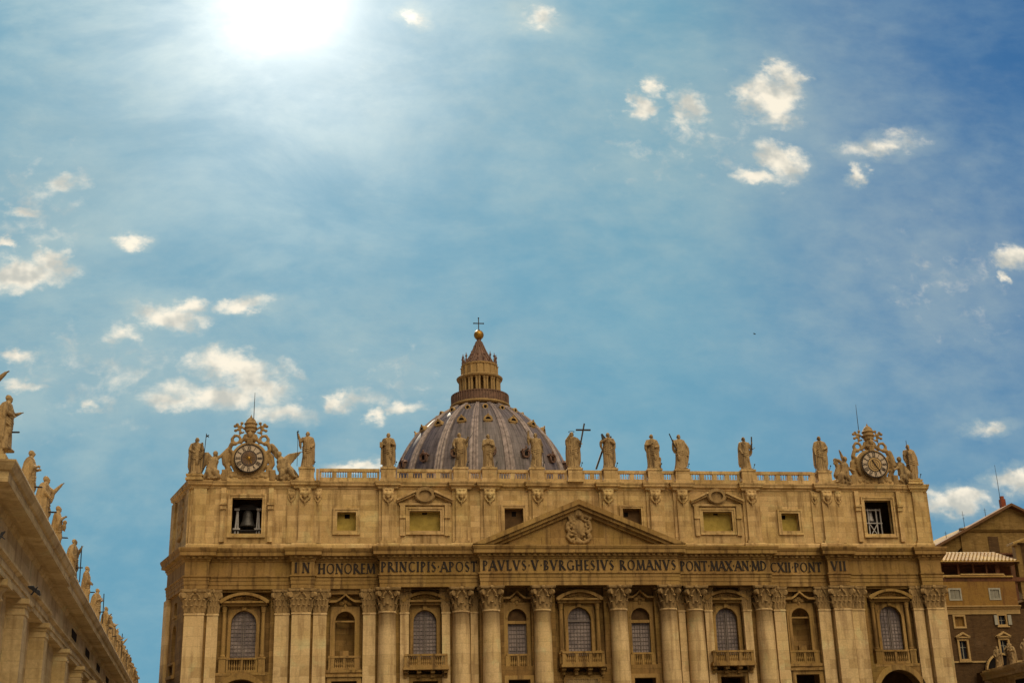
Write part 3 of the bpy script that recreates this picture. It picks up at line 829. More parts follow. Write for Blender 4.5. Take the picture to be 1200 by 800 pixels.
def letters(mb, text, x0, x1, zb, h, y, depth=.1):
    KW = .84; tot = sum(GL[c][0]*KW for c in text); gap = ((x1-x0)/h - tot)/max(1, len(text)-1)
    cur = 0; nb = 0

    def stroke(ax, az, bx, bz, wd):
        nonlocal nb
        a = Vector((ax, 0, az)); b_ = Vector((bx, 0, bz)); d = (b_-a).normalized(); p = Vector((-d.z, 0, d.x))*wd/2; yy = y-depth-.002*(nb % 9); nb += 1
        if abs(d.x) > .2 and abs(d.z) > .2:      # slanted strokes end level
            p = Vector((wd/2/abs(d.z), 0, 0)); q = [a-p, a+p, b_+p, b_-p]
            if d.z < 0: q = [a+p, a-p, b_-p, b_+p]
        else: q = [a-p, b_-p, b_+p, a+p]
        mb.add([(v.x, yy, v.z) for v in q]+[(v.x, y, v.z) for v in q], [(0,1,2,3),(7,6,5,4),(0,4,5,1),(1,5,6,2),(2,6,7,3),(3,7,4,0)])
    for ch in text:
        wd, st, ar, sf = GL[ch]
        for (a, b_, c, d, t) in st: stroke(x0+(cur+a*KW)*h, zb+b_*h, x0+(cur+c*KW)*h, zb+d*h, t*1.12*h)
        for (cx, cz, rx, rz, a0, a1, t) in ar:
            n_ = max(6, int(abs(a1-a0)/18)); o_, i_ = [], []
            for k in range(n_+1):
                a = radians(a0+(a1-a0)*k/n_); tt = t*(.45+.55*abs(cos(a)))
                o_.append((x0+(cur+(cx+rx*cos(a))*KW)*h, zb+(cz+rz*sin(a))*h)); i_.append((x0+(cur+(cx+(rx-tt)*cos(a))*KW)*h, zb+(cz+(rz-min(tt, t*.7))*sin(a))*h))
            mb.strip(o_, i_, y-depth-.001-.002*(nb % 9), y, False); nb += 1
        for (sx, sz) in sf: stroke(x0+(cur+sx*KW-.13)*h, zb+(.03+.94*sz)*h, x0+(cur+sx*KW+.13)*h, zb+(.03+.94*sz)*h, .075*h)
        cur += wd*KW + gap


for txt, x0, x1, y in (('IN', -39.8, -37.75, -1.25), ('HONOREM', -36.6, -28.75, -.35), ('PRINCIPIS.APOST', -27.95, -14.55, -1.75), ('PAVLVS.V.BVRGHESIVS ROMANVS', -13.85, 13.85, -2.7),
                       ('PONT.MAX.AN.MD', 14.75, 27.6, -1.75), ('CXII.PONT', 28.62, 36.4, -.35), ('VII', 37.55, 39.75, -1.25)):
    mb = MB(); letters(mb, txt, x0, x1, 31.38, 1.4, y-.02); mb.build('inscription', M['letter'], bas)

# ------------------------------------------------ pediment
yp = -2.7-1.18
mb = MB()
mb.strip([(-15.3,34.92),(0,41.3),(15.3,34.92)], [(-13.6,34.92),(0,40.55),(13.6,34.92)], yp, 1.0)
mb.strip([(-13.6,34.925),(0,40.548),(13.6,34.925)], [(-12.4,34.925),(0,40.05),(12.4,34.925)], yp+.35, 1.0)
mb.strip([(-12.4,34.93),(0,40.046),(12.4,34.93)], [(-11.3,34.93),(0,39.6),(11.3,34.93)], yp+.85, 1.0)
mb.build('pediment', M['trim'], bas)
mb = MB(); mb.slab([(-12.6,34.85),(12.6,34.85),(0,39.95)], -2.55, -1.5); mb.build('tympanum', M['trim'], bas)


def arms_relief(sc=1.):
    mb = MB(); rr = random.Random(3)
    mb.ball((0,-.1,-.5), (1.0,.45,1.35), 16); mb.ball((0,-.35,-.45), (.62,.35,.9), 12)
    mb.lathe([(.5,1.1),(.62,1.3),(.6,1.7),(.45,2.1),(.15,2.45)], (0,-.2,0), 12); mb.ball((0,-.2,2.5), .16, 8)
    for s in (-1, 1):
        mb.tube([(s*.2,-.2,.9),(s*1.0,-.25,1.5),(s*1.5,-.25,1.9)], .14); mb.ball((s*1.55,-.25,1.95), (.3,.2,.3), 8)
        mb.tube([(s*1.0,-.15,.5),(s*1.5,-.25,.2),(s*1.6,-.2,-.5),(s*1.25,-.25,-.9),(s*1.55,-.2,-1.5),(s*1.1,-.25,-2.1),(s*.5,-.2,-2.3)], .26)
        for q in range(12): mb.ball((s*(.5+1.15*rr.random()), -.3, -2.1+3.6*rr.random()), .16+.14*rr.random(), 8)
        mb.tube([(s*.3,-.3,1.0),(s*.9,-.35,.6),(s*1.1,-.35,1.1),(s*.7,-.35,1.35)], .16)
    mb.ball((0,.15,0), (1.65,.35,2.3), 18)
    for q in range(90):
        a, e = rr.uniform(0, 6.28), rr.uniform(.45, 1.0); mb.ball((1.6*e*cos(a), -.25-.15*rr.random(), -.1+2.25*e*sin(a)), (.12+.14*rr.random(), .22, .12+.14*rr.random()), 6)
    mb.ball((0,-.35,-2.2), (.5,.3,.35), 8)
    return mb


mb = arms_relief(); mb.xform(Matrix.Translation((0,-2.5,37.7)) @ Matrix.Scale(1.08, 4)); put('coat_of_arms', sculpt('coat_of_arms', mb, .07, M['carved'], 1, .3), bas)

# ------------------------------------------------ attic
YA = .9
XW2, XW3, XW4, XT = 32.8, 21.65, 8.75, 46.75


def attic_holes():
    hs = []
    for s in (-1, 1):
        hs += [rect(s*XT-2.08, s*XT+2.08, 37.2, 42.3), rect(s*XW2-1.33, s*XW2+1.33, 37.65, 40.3), rect(s*XW3-2.2, s*XW3+2.2, 37.62, 40.5), rect(s*XW4-1.37, s*XW4+1.37, 37.0, 40.95)]
    return hs


put('attic_wall', plate(rect(-HC-.02, HC+.02, 34.8, 43.8), attic_holes(), YA, YA+.9), bas).data.materials.append(M['attic'])
ahalf = [(-58.3, 12.3), (-HC-.05, YA-.3), (-52.2, YA-.3), (-52.2, YA), (-40.2, YA), (-40.2, YA-.6), (-37.2, YA-.6), (-37.2, YA), (-28.3, YA), (-28.3, YA-.6), (-25.6, YA-.6), (-25.6, YA),
         (-17.75, YA), (-17.75, YA-.6), (-15.05, YA-.6), (-15.05, YA), (-13.65, YA), (-13.65, YA-.6), (-10.95, YA-.6), (-10.95, YA), (-6.6, YA), (-6.6, YA-.6), (-3.85, YA-.6), (-3.85, YA)]
apath = ahalf + [(-x, y) for x, y in reversed(ahalf)]
ent(apath, [(0,43.6),(.10,43.7),(.13,43.95),(.32,44.0),(.45,44.12),(.45,44.32),(.52,44.4),(.58,44.6),(.58,44.68),(-1.5,44.72),(-1.5,43.6)], 'attic_cornice', M['attic'])
ent(apath, [(0,34.8),(.28,34.85),(.28,35.55),(.16,35.75),(.04,35.8),(-.6,35.8),(-.6,34.8)], 'attic_plinth', M['attic'])
mb = MB()                                            # mask in drapery under each pilaster head
mb.ball((0,-.25,0), (.42,.35,.5), 12); mb.ball((0,-.55,-.05), (.13,.14,.2), 8); mb.ball((0,-.42,-.38), (.25,.2,.28), 8)
for s in (-1, 1):
    mb.ball((s*.5,-.15,.2), (.32,.25,.38), 8); mb.ball((s*.62,-.1,-.3), (.22,.2,.45), 8); mb.ball((s*.2,-.5,.12), (.1,.1,.07), 6)
    mb.tube([(s*.7,-.1,.6),(s*.3,-.2,.75),(0,-.25,.62)], .16, 6); mb.tube([(s*.55,-.1,-.55),(s*.3,-.15,-.95),(0,-.15,-1.1)], .13, 6)
mb.tube([(0,-.15,-1.0),(0,-.18,-1.6)], [.16,.06], 6); mb.box(-.85,.85,-.12,.25,.75,1.0); mb.box(-.8,.8,.0,.25,-.9,.8)
MASK = sculpt('mask', mb, .075, M['attic'], 1)
for X in (38.7, 26.95, 16.4, 12.3, 5.22):
    for s in (-1, 1):
        mb = MB(); mb.box(-.85, .85, 0, .65, 35.8, 43.6); mb.box(-1.1, 1.1, -.12, .65, 35.62, 36.15); mb.box(-1.3, 1.3, .33, .65, 35.9, 43.59)
        p = mb.build('attic_pilaster', M['attic'], bas, loc=(s*X, YA-.55, 0)); put('mask', MASK, p, (0, -.02, 42.75))
for s in (-1, 1):
    mb = MB(); mb.box(-.9, .9, 0, .45, 35.8, 43.6); mb.box(-1.1, 1.1, -.1, .45, 35.62, 36.15)
    mb.build('attic_pilaster', M['attic'], bas, loc=(s*53.3, YA-.3, 0))
    mb = MB(); mb.box(-.6, .6, 0, .45, 35.8, 43.6); p = mb.build('attic_pilaster', M['attic'], bas, loc=(s*40.6, YA-.2, 0)); put('mask', MASK, p, (0, .05, 42.75), 0, (.7, .7, .95))
    mb = MB(); mb.box(-.6, .6, 0, .45, 35.8, 43.6); p = mb.build('attic_pilaster', M['attic'], bas, loc=(s*36.9, YA-.2, 0)); put('mask', MASK, p, (0, .05, 42.75), 0, (.7, .7, .95))


def frame_strip(mb, x0, x1, z0, z1, w_, y0, y1):
    o_ = [(x0-w_,z0-w_),(x1+w_,z0-w_),(x1+w_,z1+w_),(x0-w_,z1+w_)]; i_ = [(x0,z0),(x1,z0),(x1,z1),(x0,z1)]; mb.strip(o_, i_, y0, y1, True)


def attic_window(xc, hw, z0, z1, mat, vent, w_=.5):
    mb = MB(); frame_strip(mb, xc-hw, xc+hw, z0, z1, w_*.55, YA-.16, YA+.3); frame_strip(mb, xc-hw-w_*.55, xc+hw+w_*.55, z0-w_*.55, z1+w_*.55, w_*.45, YA-.26, YA+.2)
    o_ = mb.build('attic_window', M['attic'], bas)
    vx, vw, vz0, vz1 = vent
    put('blind_panel', plate(rect(xc-hw-.1, xc+hw+.1, z0-.1, z1+.1), [rect(xc+vx-vw, xc+vx+vw, vz0, vz1)], YA+.8, YA+.88), o_).data.materials.append(M[mat])
    mb = MB(); mb.box(xc+vx-vw-.1, xc+vx+vw+.1, YA+.9, YA+1.3, vz0-.1, vz1+.1); mb.build('vent', M['dark'], o_)
    return o_


for s in (-1, 1):
    attic_window(s*XW2, 1.33, 37.65, 40.3, 'yellow', (.1 if s < 0 else -.75, .36, 39.55, 40.2), .6)
    attic_window(s*XW4, 1.37, 37.0, 40.95, 'brownwall', (.1 if s < 0 else -.7, .32, 39.9, 40.6), .5)
    o_ = attic_window(s*XW3, 2.2, 37.62, 40.5, 'yellow', (0, .36, 40.15, 40.45), .55)
    xc = s*XW3; mb = MB()
    for q in (-1, 1):
        mb.bar((xc+q*4.05, YA-.45, 42.0), (xc+q*1.35, YA-.45, 43.25), .9, .26, (0,0,1)); mb.bar((xc+q*4.0, YA-.3, 41.75), (xc+q*1.0, YA-.3, 43.05), .6, .24, (0,0,1))
        mb.box(xc+q*3.2-.36, xc+q*3.2+.36, YA-.3, YA+.1, 36.9, 39.4); mb.box(xc+q*3.2-.42, xc+q*3.2+.42, YA-.5, YA+.1, 39.4, 39.9); mb.box(xc+q*3.2-.36, xc+q*3.2+.36, YA-.4, YA+.1, 39.9, 41.3)
    mb.box(xc-3.7, xc+3.7, YA-.35, YA+.1, 41.3, 41.6)
    mb.build('aedicule', M['attic'], o_)
    mb = MB(); mb.strip(arc(xc, 42.75, 1.3, 0, 2*pi, 24, 1.05)[:-1], arc(xc, 42.75, .92, 0, 2*pi, 24, .68)[:-1], YA-.75, YA+.1, True)
    mb.strip(arc(xc, 42.75, 1.45, 0, 2*pi, 24, 1.2)[:-1], arc(xc, 42.75, 1.1, 0, 2*pi, 24, .88)[:-1], YA-.6, YA+.1, True)
    mb.build('oval_frame', M['carved'], o_)
    mb = MB(); mb.slab(arc(xc, 42.75, .95, 0, 2*pi, 24, .7)[:-1], YA-.4, YA-.02); mb.build('oval_panel', M['carved'], o_)
    # belfry opening with its long consoles
    xc = s*XT; mb = MB(); frame_strip(mb, xc-2.08, xc+2.08, 37.2, 42.3, .33, YA-.2, YA+.3); frame_strip(mb, xc-2.41, xc+2.41, 36.87, 42.63, .22, YA-.32, YA+.2)
    o_ = mb.build('belfry_window', M['attic'], bas)
    for q in (-1, 1):
        mb = MB(); mb.box(xc+q*3.3-.34, xc+q*3.3+.34, YA-.42, YA+.1, 36.0, 40.6); mb.box(xc+q*3.3-.34, xc+q*3.3+.34, YA-.5, YA+.1, 41.5, 43.62)
        mb.box(xc+q*3.3-.48, xc+q*3.3+.48, YA-.85, YA+.1, 41.2, 41.5); mb.box(xc+q*3.3-.4, xc+q*3.3+.4, YA-.65, YA+.1, 40.6, 41.2)
        st = len(mb.v); mb.lathe([(.3,-.36),(.3,.36)], (0,0,0), 12); mb.xform(Matrix.Translation((xc+q*3.3, YA-.32, 41.0)) @ Matrix.Rotation(pi/2, 4, 'Y'), st)
        mb.build('console', M['attic'], o_)
    mb = MB(); mb.box(xc-4.5, xc+4.5, 6.5, 6.8, 36, 43.5); mb.box(xc-4.5, xc+4.5, YA+.92, 6.5, 36.5, 36.8); mb.box(xc-4.5, xc+4.5, YA+.92, 6.5, 43.2, 43.5)
    mb.box(xc-4.5, xc-4.2, YA+.92, 6.5, 36.8, 43.2); mb.box(xc+4.2, xc+4.5, YA+.92, 6.5, 36.8, 43.2)
    mb.build('bell_chamber', M['brownwall'], o_)

# roof and nave behind the front
mb = MB(); mb.box(-HC+1.2, HC-1.2, 6.9, 22, 34, 43.9); mb.box(-HC+.6, HC-.6, YA+.95, 7, 43.55, 44.0); mb.box(-36, 36, 22.01, 150, 0, 42)
mb.build('nave', M['trav'], bas)

# ------------------------------------------------ balustrade and pedestals
STAT = [(-54.2,45.55,5.5),(-38.6,46.62,5.5),(-26.95,46.7,5.35),(-16.5,46.78,5.4),(-12.3,46.78,5.25),(-5.3,46.8,5.5),(.4,46.8,5.7),(5.7,46.8,5.65),(12.4,46.78,5.5),(16.6,46.75,5.55),(26.75,46.75,5.25),(38.65,46.62,5.65),(52.9,45.4,5.7)]
YS = .9
for i, (x, z, h) in enumerate(STAT):
    mb = MB(); mb.box(x-1.05, x+1.05, YS-.95, YS+.95, 44.7, z-.25); mb.box(x-1.15, x+1.15, YS-1.05, YS+1.05, z-.25, z)
    mb.box(x-1.2, x+1.2, YS-1.1, YS+1.1, 44.705, 45.0); mb.build('pedestal', M['attic'], bas)


def balustrade(x0, x1, nb):
    mb = MB(); L = x1-x0; zr = 46.6
    mb.box(x0, x1, YS-.28, YS+.28, 44.7, 45.3); mb.box(x0, x1, YS-.33, YS+.33, zr-.42, zr)
    for i in range(nb+1):
        xx = x0+L*i/nb; a, b_ = max(x0, xx-.33), min(x1, xx+.33); mb.box(a, b_, YS-.26, YS+.26, 45.3, zr-.42)
    for i in range(nb):
        a, b_ = x0+L*i/nb+.36, x0+L*(i+1)/nb-.36; balusters(mb, a, b_, YS, 45.3, zr-.42, max(2, round((b_-a)/.40)), .085)
    mb.build('balustrade', M['attic'], bas)


gaps = [(-36.8,-28.2,4),(-25.7,-17.75,4),(-15.3,-13.5,1),(-11.1,-6.5,2),(-4.1,-.8,2),(1.6,4.5,2),(6.9,11.2,2),(13.6,15.4,1),(17.8,25.55,4),(27.95,36.9,5)]
for a, b_, n_ in gaps: balustrade(a, b_, n_)
for s in (-1, 1):
    mb = MB(); a, b_ = s*39.8, s*53.0; mb.box(min(a,b_), max(a,b_), YS-.3, YS+1.2, 44.7, 45.2)
    mb.box(s*36.9-.35 if s > 0 else -37.25, 37.3 if s > 0 else -36.85, YS-.3, YS+.3, 44.7, 46.55)
    mb.build('attic_parapet', M['attic'], bas)
# ------------------------------------------------ dome
DX, DY = .2, 119.


def dome_r(z): return sqrt(28**2-(z-66)**2)-6


mb = MB(); pr = [(dome_r(z), z) for z in np.linspace(64, 91.2, 40)]
mb.lathe([(25,40),(25,60),(26.5,61),(26.5,62.5),(23.5,63),(22.6,64)]+pr[1:]+[(5.9,91.6)], (DX, DY, 0), 96)
dome = put('dome', mb.mesh('dome', M['lead'], True), bas)
mb = MB(); P0 = []
for z in np.linspace(64.5, 91.1, 28):
    r = dome_r(z); w_ = .8+1.55*(r-6.5)/16
    P0.append((r, z, w_))
vs, fs = [], []; prof_r = [(-.5,-.3),(-.5,.30),(-.34,.52),(-.17,.34),(-.10,.34),(0,.62),(.10,.34),(.17,.34),(.34,.52),(.5,.30),(.5,-.3)]
for r, z, w_ in P0:
    for a, b_ in prof_r: vs.append((a*w_, -(r+b_*.75), z+b_*.3))
k = len(prof_r)
for j in range(len(P0)-1):
    for i in range(k): i2 = (i+1) % k; fs.append((j*k+i, j*k+i2, (j+1)*k+i2, (j+1)*k+i))
fs += [tuple(range(k)), tuple(reversed(range((len(P0)-1)*k, len(P0)*k)))]
mb.add(vs, fs); RIB = mb.mesh('rib', M['rib'])
for i in range(16): put('rib', RIB, dome, (DX, DY, 0), radians(11.25+22.5*i))


def dormer_mesh(kind):
    mb = MB()
    if kind == 0:                       # small oval eye under the lantern
        mb.ball((0,0,0), (.75,.8,.7), 14); mb.strip(arc(0,0,.78,0,2*pi,16)[:-1], arc(0,0,.42,0,2*pi,16)[:-1], -1.0, -.3, True)
    elif kind == 1:                     # scallop hood
        mb.ball((0,.1,.15), (1.2,1.1,1.0), 14); mb.strip(arc(0,.0,1.25,0,pi,14), arc(0,.0,.75,0,pi,14), -1.25, -.4); mb.box(-1.3,1.3,-1.2,.6,-.35,.0); mb.box(-.9,.9,-1.0,.6,-.8,-.35)
        mb.ball((0,-1.2,1.35), (.3,.25,.3), 8)
    else:                               # gabled dormer with finial
        mb.box(-.9,-.6,-1.5,.8,-1.3,.6); mb.box(.6,.9,-1.5,.8,-1.3,.6); mb.box(-.6,.6,-1.3,.8,-1.3,-.9); mb.tube([(-.75,-1.4,.6),(-1.25,-1.4,.1),(-1.05,-1.4,-.9)], .22, 6); mb.tube([(.75,-1.4,.6),(1.25,-1.4,.1),(1.05,-1.4,-.9)], .22, 6); mb.strip([(-1.35,.55),(0,1.5),(1.35,.55)], [(-1.0,.3),(0,1.0),(1.0,.3)], -1.7, 1.0)
        mb.slab([(-1.0,.5),(1.0,.5),(0,1.05)], -1.45, 1.0); mb.ball((0,-1.4,1.75), (.28,.25,.35), 8); mb.ball((-1.2,-1.4,.9), .22, 8); mb.ball((1.2,-1.4,.9), .22, 8)
    k0 = len(mb.f)
    if kind == 2: mb.box(-.58,.58,-1.22,-.4,-1.09,.45)
    elif kind == 1: mb.slab(arc(0,0.01,.74,0,pi,12), -1.15,-.8)
    else: mb.slab(arc(0,0,.41,0,2*pi,12)[:-1], -.88,-.5)
    me = mb.mesh('dormer', M['lantern'] if kind < 2 else M['spire'], kind == 0); me.materials.append(M['dark'])
    for p in list(me.polygons)[k0:]: p.material_index = 1
    return me


for kind, z in ((0, 88.7), (1, 84.1), (2, 75.2)):
    me = dormer_mesh(kind)
    for i in range(16):
        a = radians(22.5*i); r = dome_r(z)-(.35, .35, .25)[kind]
        put('dormer', me, dome, (DX+sin(a)*r, DY-cos(a)*r, z), a, ((.9,)*3, (.85,)*3, (.8,)*3)[kind])
lan = MB(); lan.lathe([(6.6,91.2),(7.35,91.4),(7.45,91.75),(7.1,91.95),(6.6,92.0)], (DX,DY,0), 48); lan.build('lantern_base_ring', M['lantern'], dome, True)
mb = MB(); mb.lathe([(6.9,91.9),(7.0,92.0),(7.0,94.1),(7.15,94.15),(7.15,94.35),(6.7,94.4),(6.6,92)], (DX,DY,0), 48)
for i in range(64): a = 2*pi*i/64; mb.bar((DX+7.1*cos(a),DY+7.1*sin(a),92.0),(DX+7.1*cos(a),DY+7.1*sin(a),94.15), .14)
mb.build('gallery', M['spire'], dome)
mb = MB(); mb.lathe([(4.6,91.5),(4.6,94.5),(3.0,94.6),(3.0,98.3),(5.0,98.35),(5.6,98.5),(5.75,98.9),(5.5,99.1),(4.5,99.2),(4.35,99.3),(4.3,101.9),(4.5,102.0),(4.5,102.3),(3.6,102.4)], (DX,DY,0), 48)
mb.build('lantern', M['lantern'], dome)
mb = MB(); mb.lathe([(.36,94.3),(.36,94.6),(.28,94.75),(.26,97.7),(.38,98.0),(.38,98.4)], (0,0,0), 10)
mb2 = MB(); mb2.add(mb.v, mb.f).xform(Matrix.Translation((-.36,-4.9,0))); k0 = len(mb2.v); mb2.add(mb.v, mb.f); mb2.xform(Matrix.Translation((.36,-4.9,0)), k0)
mb2.box(-.36,.36,-4.75,-2.9,94.4,98.35); LC = mb2.mesh('lantern_pier', M['lantern'])
mb = MB(); mb.lathe([(.32,102.2),(.36,102.6),(.2,102.8),(.26,103.3),(.15,103.8),(.2,104.1),(.34,104.3),(.14,104.6),(.04,105.2)], (0,-4.2,0), 8); CD = mb.mesh('candelabrum', M['spire'])
mb = MB(); mb.lathe([(.25,99.2),(.3,99.4),(.3,101.6),(.5,101.9)], (0,-4.35,0), 8); SB = mb.mesh('scroll_buttress', M['lantern'])
for i in range(16):
    a = radians(11.25+22.5*i); put('lantern_pier', LC, dome, (DX,DY,0), a); put('candelabrum', CD, dome, (DX,DY,0), a); put('scroll_buttress', SB, dome, (DX,DY,0), a)
mb = MB(); mb.lathe([(3.9,102.3),(3.6,102.9),(2.95,103.8),(2.25,105.0),(1.6,106.3),(1.05,107.6),(.65,108.7),(.5,109.3),(.7,109.5),(.4,109.7)], (DX,DY,0), 32)
for i in range(16):
    a = 2*pi*(i+.5)/16; mb.tube([(DX+r*cos(a),DY+r*sin(a),z) for r,z in ((3.7,102.9),(3.0,103.9),(2.3,105.1),(1.65,106.4),(1.1,107.7),(.7,108.7))], .16, 5)
for i in range(8): a = 2*pi*i/8; mb.ball((DX+1.25*cos(a),DY+1.25*sin(a),107.5), .22, 6)
mb.build('spire', M['spire'], dome)
mb = MB(); mb.ball((DX,DY,110.6), 1.25, 24); mb.build('ball', M['gold'], dome, True)
mb = MB(); mb.lathe([(.3,111.7),(.35,111.9),(.12,112.2),(.1,112.3)], (DX,DY,0), 8); mb.box(DX-.11,DX+.11,DY-.11,DY+.11,112.2,115.1); mb.box(DX-1.15,DX+1.15,DY-.107,DY+.107,113.6,113.82)
for p in ((DX-1.2,113.71),(DX+1.2,113.71),(DX,115.15)): mb.ball((p[0],DY,p[1]), .2, 8)
mb.build('cross', M['iron'], dome)
# ================================================================== statues


def figure(seed, armL, armR, cloak=1, sway=.02, turn=0., lean=0., beard=True, hair=True, extra=None, bare_leg=False):
    """robed figure of unit height facing -Y, as overlapping volumes; armL/armR: (elbow, hand), x to the viewer's right"""
    r = random.Random(seed); mb = MB()
    ph = [r.uniform(0, 6.28) for _ in range(4)]; kf = r.choice((9, 10, 11, 12))

    def fold(a, t):
        amp = .15*(1-t)**.6+.03
        return 1 + amp*(.6*sin(kf*a+ph[0]+2.2*t)+.4*sin((kf-4)*a+ph[1]-3*t))
    sx = sway
    mb.loft([(0,0,0,.150,.120),(.03,0,0,.158,.128),(.12,sx*.2,0,.140,.112),(.25,sx*.6,0,.136,.105),(.38,sx,-.005,.140,.105),(.50,sx*1.1,-.01,.142,.105),(.58,sx*.8,-.008,.132,.098),
             (.66,sx*.3,-.005,.128,.090),(.73,lean*.4,-.005,.140,.092),(.79,lean*.7,0,.142,.082),(.83,lean*.9,0,.118,.070),(.855,lean,0,.060,.052),(.885,lean,-.003,.042,.045)], 44, fold)
    # head
    hx, hy = lean*1.15, -.012
    mb.ball((hx, hy, .937), (.043, .052, .060), 14); mb.ball((hx+turn*.02, hy-.035, .918), (.031, .026, .036), 10)
    mb.ball((hx+turn*.035, hy-.062, .932), (.010, .014, .016), 6)
    if hair:
        mb.ball((hx-turn*.01, hy+.016, .948), (.052, .050, .058), 12)
        for q in range(5): a = pi*q/4; mb.ball((hx+.045*cos(a)-turn*.01, hy+.025, .925-.02*sin(a)*0), (.02, .026, .03), 6)
    if beard: mb.ball((hx+turn*.025, hy-.045, .892), (.027, .024, .034), 8)
    # arms, sleeves and hands
    for s, arm in ((-1, armL), (1, armR)):
        if not arm: continue
        el, hd = Vector(arm[0]), Vector(arm[1]); sh = Vector((s*.112+lean*.8, 0, .80))
        mb.tube([sh, (sh+el)/2, el], [.056, .052, .045], 10); mb.tube([el, (el+hd)/2, hd], [.044, .036, .026], 10)
        d = (hd-el).normalized(); pm = hd+d*.018; mb.ball(pm, (.024, .022, .026), 8)
        sd = d.cross(Vector((0,1,0))); sd = sd.normalized() if sd.length > .1 else Vector((1,0,0))
        for q in (-1.5, -.5, .5, 1.5): mb.tube([pm+sd*q*.009, pm+sd*q*.012+d*.03+Vector((0,-.006,0)), pm+sd*q*.011+d*.045+Vector((0,-.016,0))], .0075, 5)
        mb.tube([pm-sd*s*.015, pm-sd*s*.034+d*.016], .008, 5)
        mb.tube([el+Vector((0,.01,0)), el+Vector((0,.02,-.10)), el+Vector((-s*.02,.02,-.2))], [.042, .040, .015], 8)      # hanging sleeve
    # cloak over one shoulder, falling to the ankles
    for c in ((-1, 1) if cloak == 2 else (cloak,) if cloak else ()):
        mb.loft([(.10,c*.115,.05,.065,.075),(.2,c*.135,.045,.07,.09),(.4,c*.145,.04,.062,.09),(.6,c*.14,.035,.055,.085),(.75,c*.125,.02,.05,.08),(.83,c*.085,.01,.05,.06),(.865,c*.04,.01,.03,.04)], 24,
                lambda a, t: 1+.13*sin(6*a+ph[2]+3*t)*(1-t))
    # drapery rolls
    c = cloak if cloak in (-1, 1) else 1
    for i in range(4):
        z0 = .80-.045*i; mb.tube([(c*(.105-.01*i),-.06,z0), (c*.02,-.102,z0-.10), (-c*.09,-.09,z0-.20-.02*i), (-c*.135,-.02,z0-.25)], [.016,.02,.018,.012], 6)
    for i in range(3):
        z0 = .53-.05*i; mb.tube([(-c*.125,-.05,z0), (-c*.03,-.115,z0-.05), (c*.07,-.11,z0-.02), (c*.14,-.03,z0+.05)], [.014,.02,.02,.014], 6)
    for i in range(9):
        a = pi*(1.08+.84*i/8)+r.uniform(-.08,.08); zt = r.uniform(.36,.52)
        mb.tube([(.125*cos(a)+sx, .095*sin(a), zt), (.137*cos(a)+sx*.7, .107*sin(a), zt*.55), (.15*cos(a), .12*sin(a), .02)], [.010,.017,.02], 6)
    # advanced knee and feet
    kx = -.05 if sway > 0 else .05
    mb.ball((kx, -.10, .31), (.052, .045, .10), 10); mb.tube([(kx*.9,-.09,.04),(kx*1.2,-.145,.018)], [.03,.02], 8); mb.tube([(-kx*.9,-.08,.04),(-kx*1.2,-.125,.018)], [.03,.02], 8)
    mb.box(-.165,.165,-.15,.14,-.03,.012)
    if extra: extra(mb)
    return mb


def statue_mesh(H, *a, vox=None, **k):
    mb = figure(*a, **k); mb.xform(Matrix.Scale(H, 4) @ Matrix.Translation((0,0,.03)) @ Matrix.Scale(.97, 4))
    return sculpt('statue', mb, vox or H/125, M['statue'], 2, .45)


def bars(name, segs, H, mat, parent, wd):
    mb = MB()
    for a, b_ in segs: mb.bar(Vector(a)*H, Vector(b_)*H, wd)
    return mb.build(name, mat, parent)


SG = 'statues along the top of the church front'


def place_statue(i, label, **k):
    x, z, H = STAT[i]; at = k.pop('attrs', [])
    me = statue_mesh(H, 100+i, k.pop('L'), k.pop('R'), **k)
    o = put('statue', me, None, (x, YS, z)); tag(o, label, 'statue', SG)
    for (nm, segs, mat, wd) in at: bars(nm, segs, H, M[mat], o, wd)
    mb = MB(); mb.tube([(.75,-.5,.0),(1.0,-.6,.35),(1.12,-.62,.75)], .045, 5); mb.ball((1.15,-.64,.85), .12, 6); mb.build('floodlight_arm', M['iron'], o)
    return o


place_statue(0, 'cloaked saint holding a halberd at the far left corner of the church roof', L=((-.17,-.02,.66),(-.06,-.11,.58)), R=((.165,-.02,.66),(.155,-.07,.78)), cloak=-1, sway=-.02, turn=-.6,
    attrs=[('halberd', [((.19,-.07,.2),(.235,-.05,1.10))], 'iron', .09), ('halberd_blade', [((.225,-.05,1.0),(.30,-.05,1.06)),((.235,-.05,1.06),(.30,-.05,1.0))], 'iron', .12)])
place_statue(1, 'saint lifting a long thin staff in one raised hand, right of the left clock', L=((-.19,-.05,.70),(-.235,-.06,.86)), R=((.17,.0,.64),(.13,-.09,.56)), cloak=1, sway=.025, turn=-.3,
    attrs=[('staff', [((-.25,-.06,.05),(-.25,-.06,1.02))], 'iron', .07), ('fish_hook', [((-.25,-.06,.78),(-.275,-.06,.98)),((-.275,-.06,.98),(-.225,-.06,.98))], 'iron', .12)])
place_statue(2, 'saint with a heavy book under his arm, alone between the left balustrades', L=((-.175,-.03,.63),(-.13,-.13,.62)), R=((.175,-.02,.64),(.09,-.13,.66)), cloak=2, sway=-.015, turn=-.2,
    attrs=[('book', [((-.20,-.13,.56),(-.20,-.13,.70))], 'statue', .42), ('hanging_cloth', [((-.19,-.08,.1),(-.18,-.08,.56))], 'statue', .24)])
place_statue(3, 'saint in front of the dome with a staff pointing up to the right', L=((-.18,-.04,.66),(-.16,-.14,.56)), R=((.19,-.05,.72),(.21,-.12,.80)), cloak=1, sway=.03, turn=.3, lean=-.01,
    attrs=[('staff', [((.16,-.14,.66),(.36,-.12,.98))], 'iron', .07), ('saw', [((-.26,-.14,.50),(-.13,-.15,.58))], 'iron', .16)])
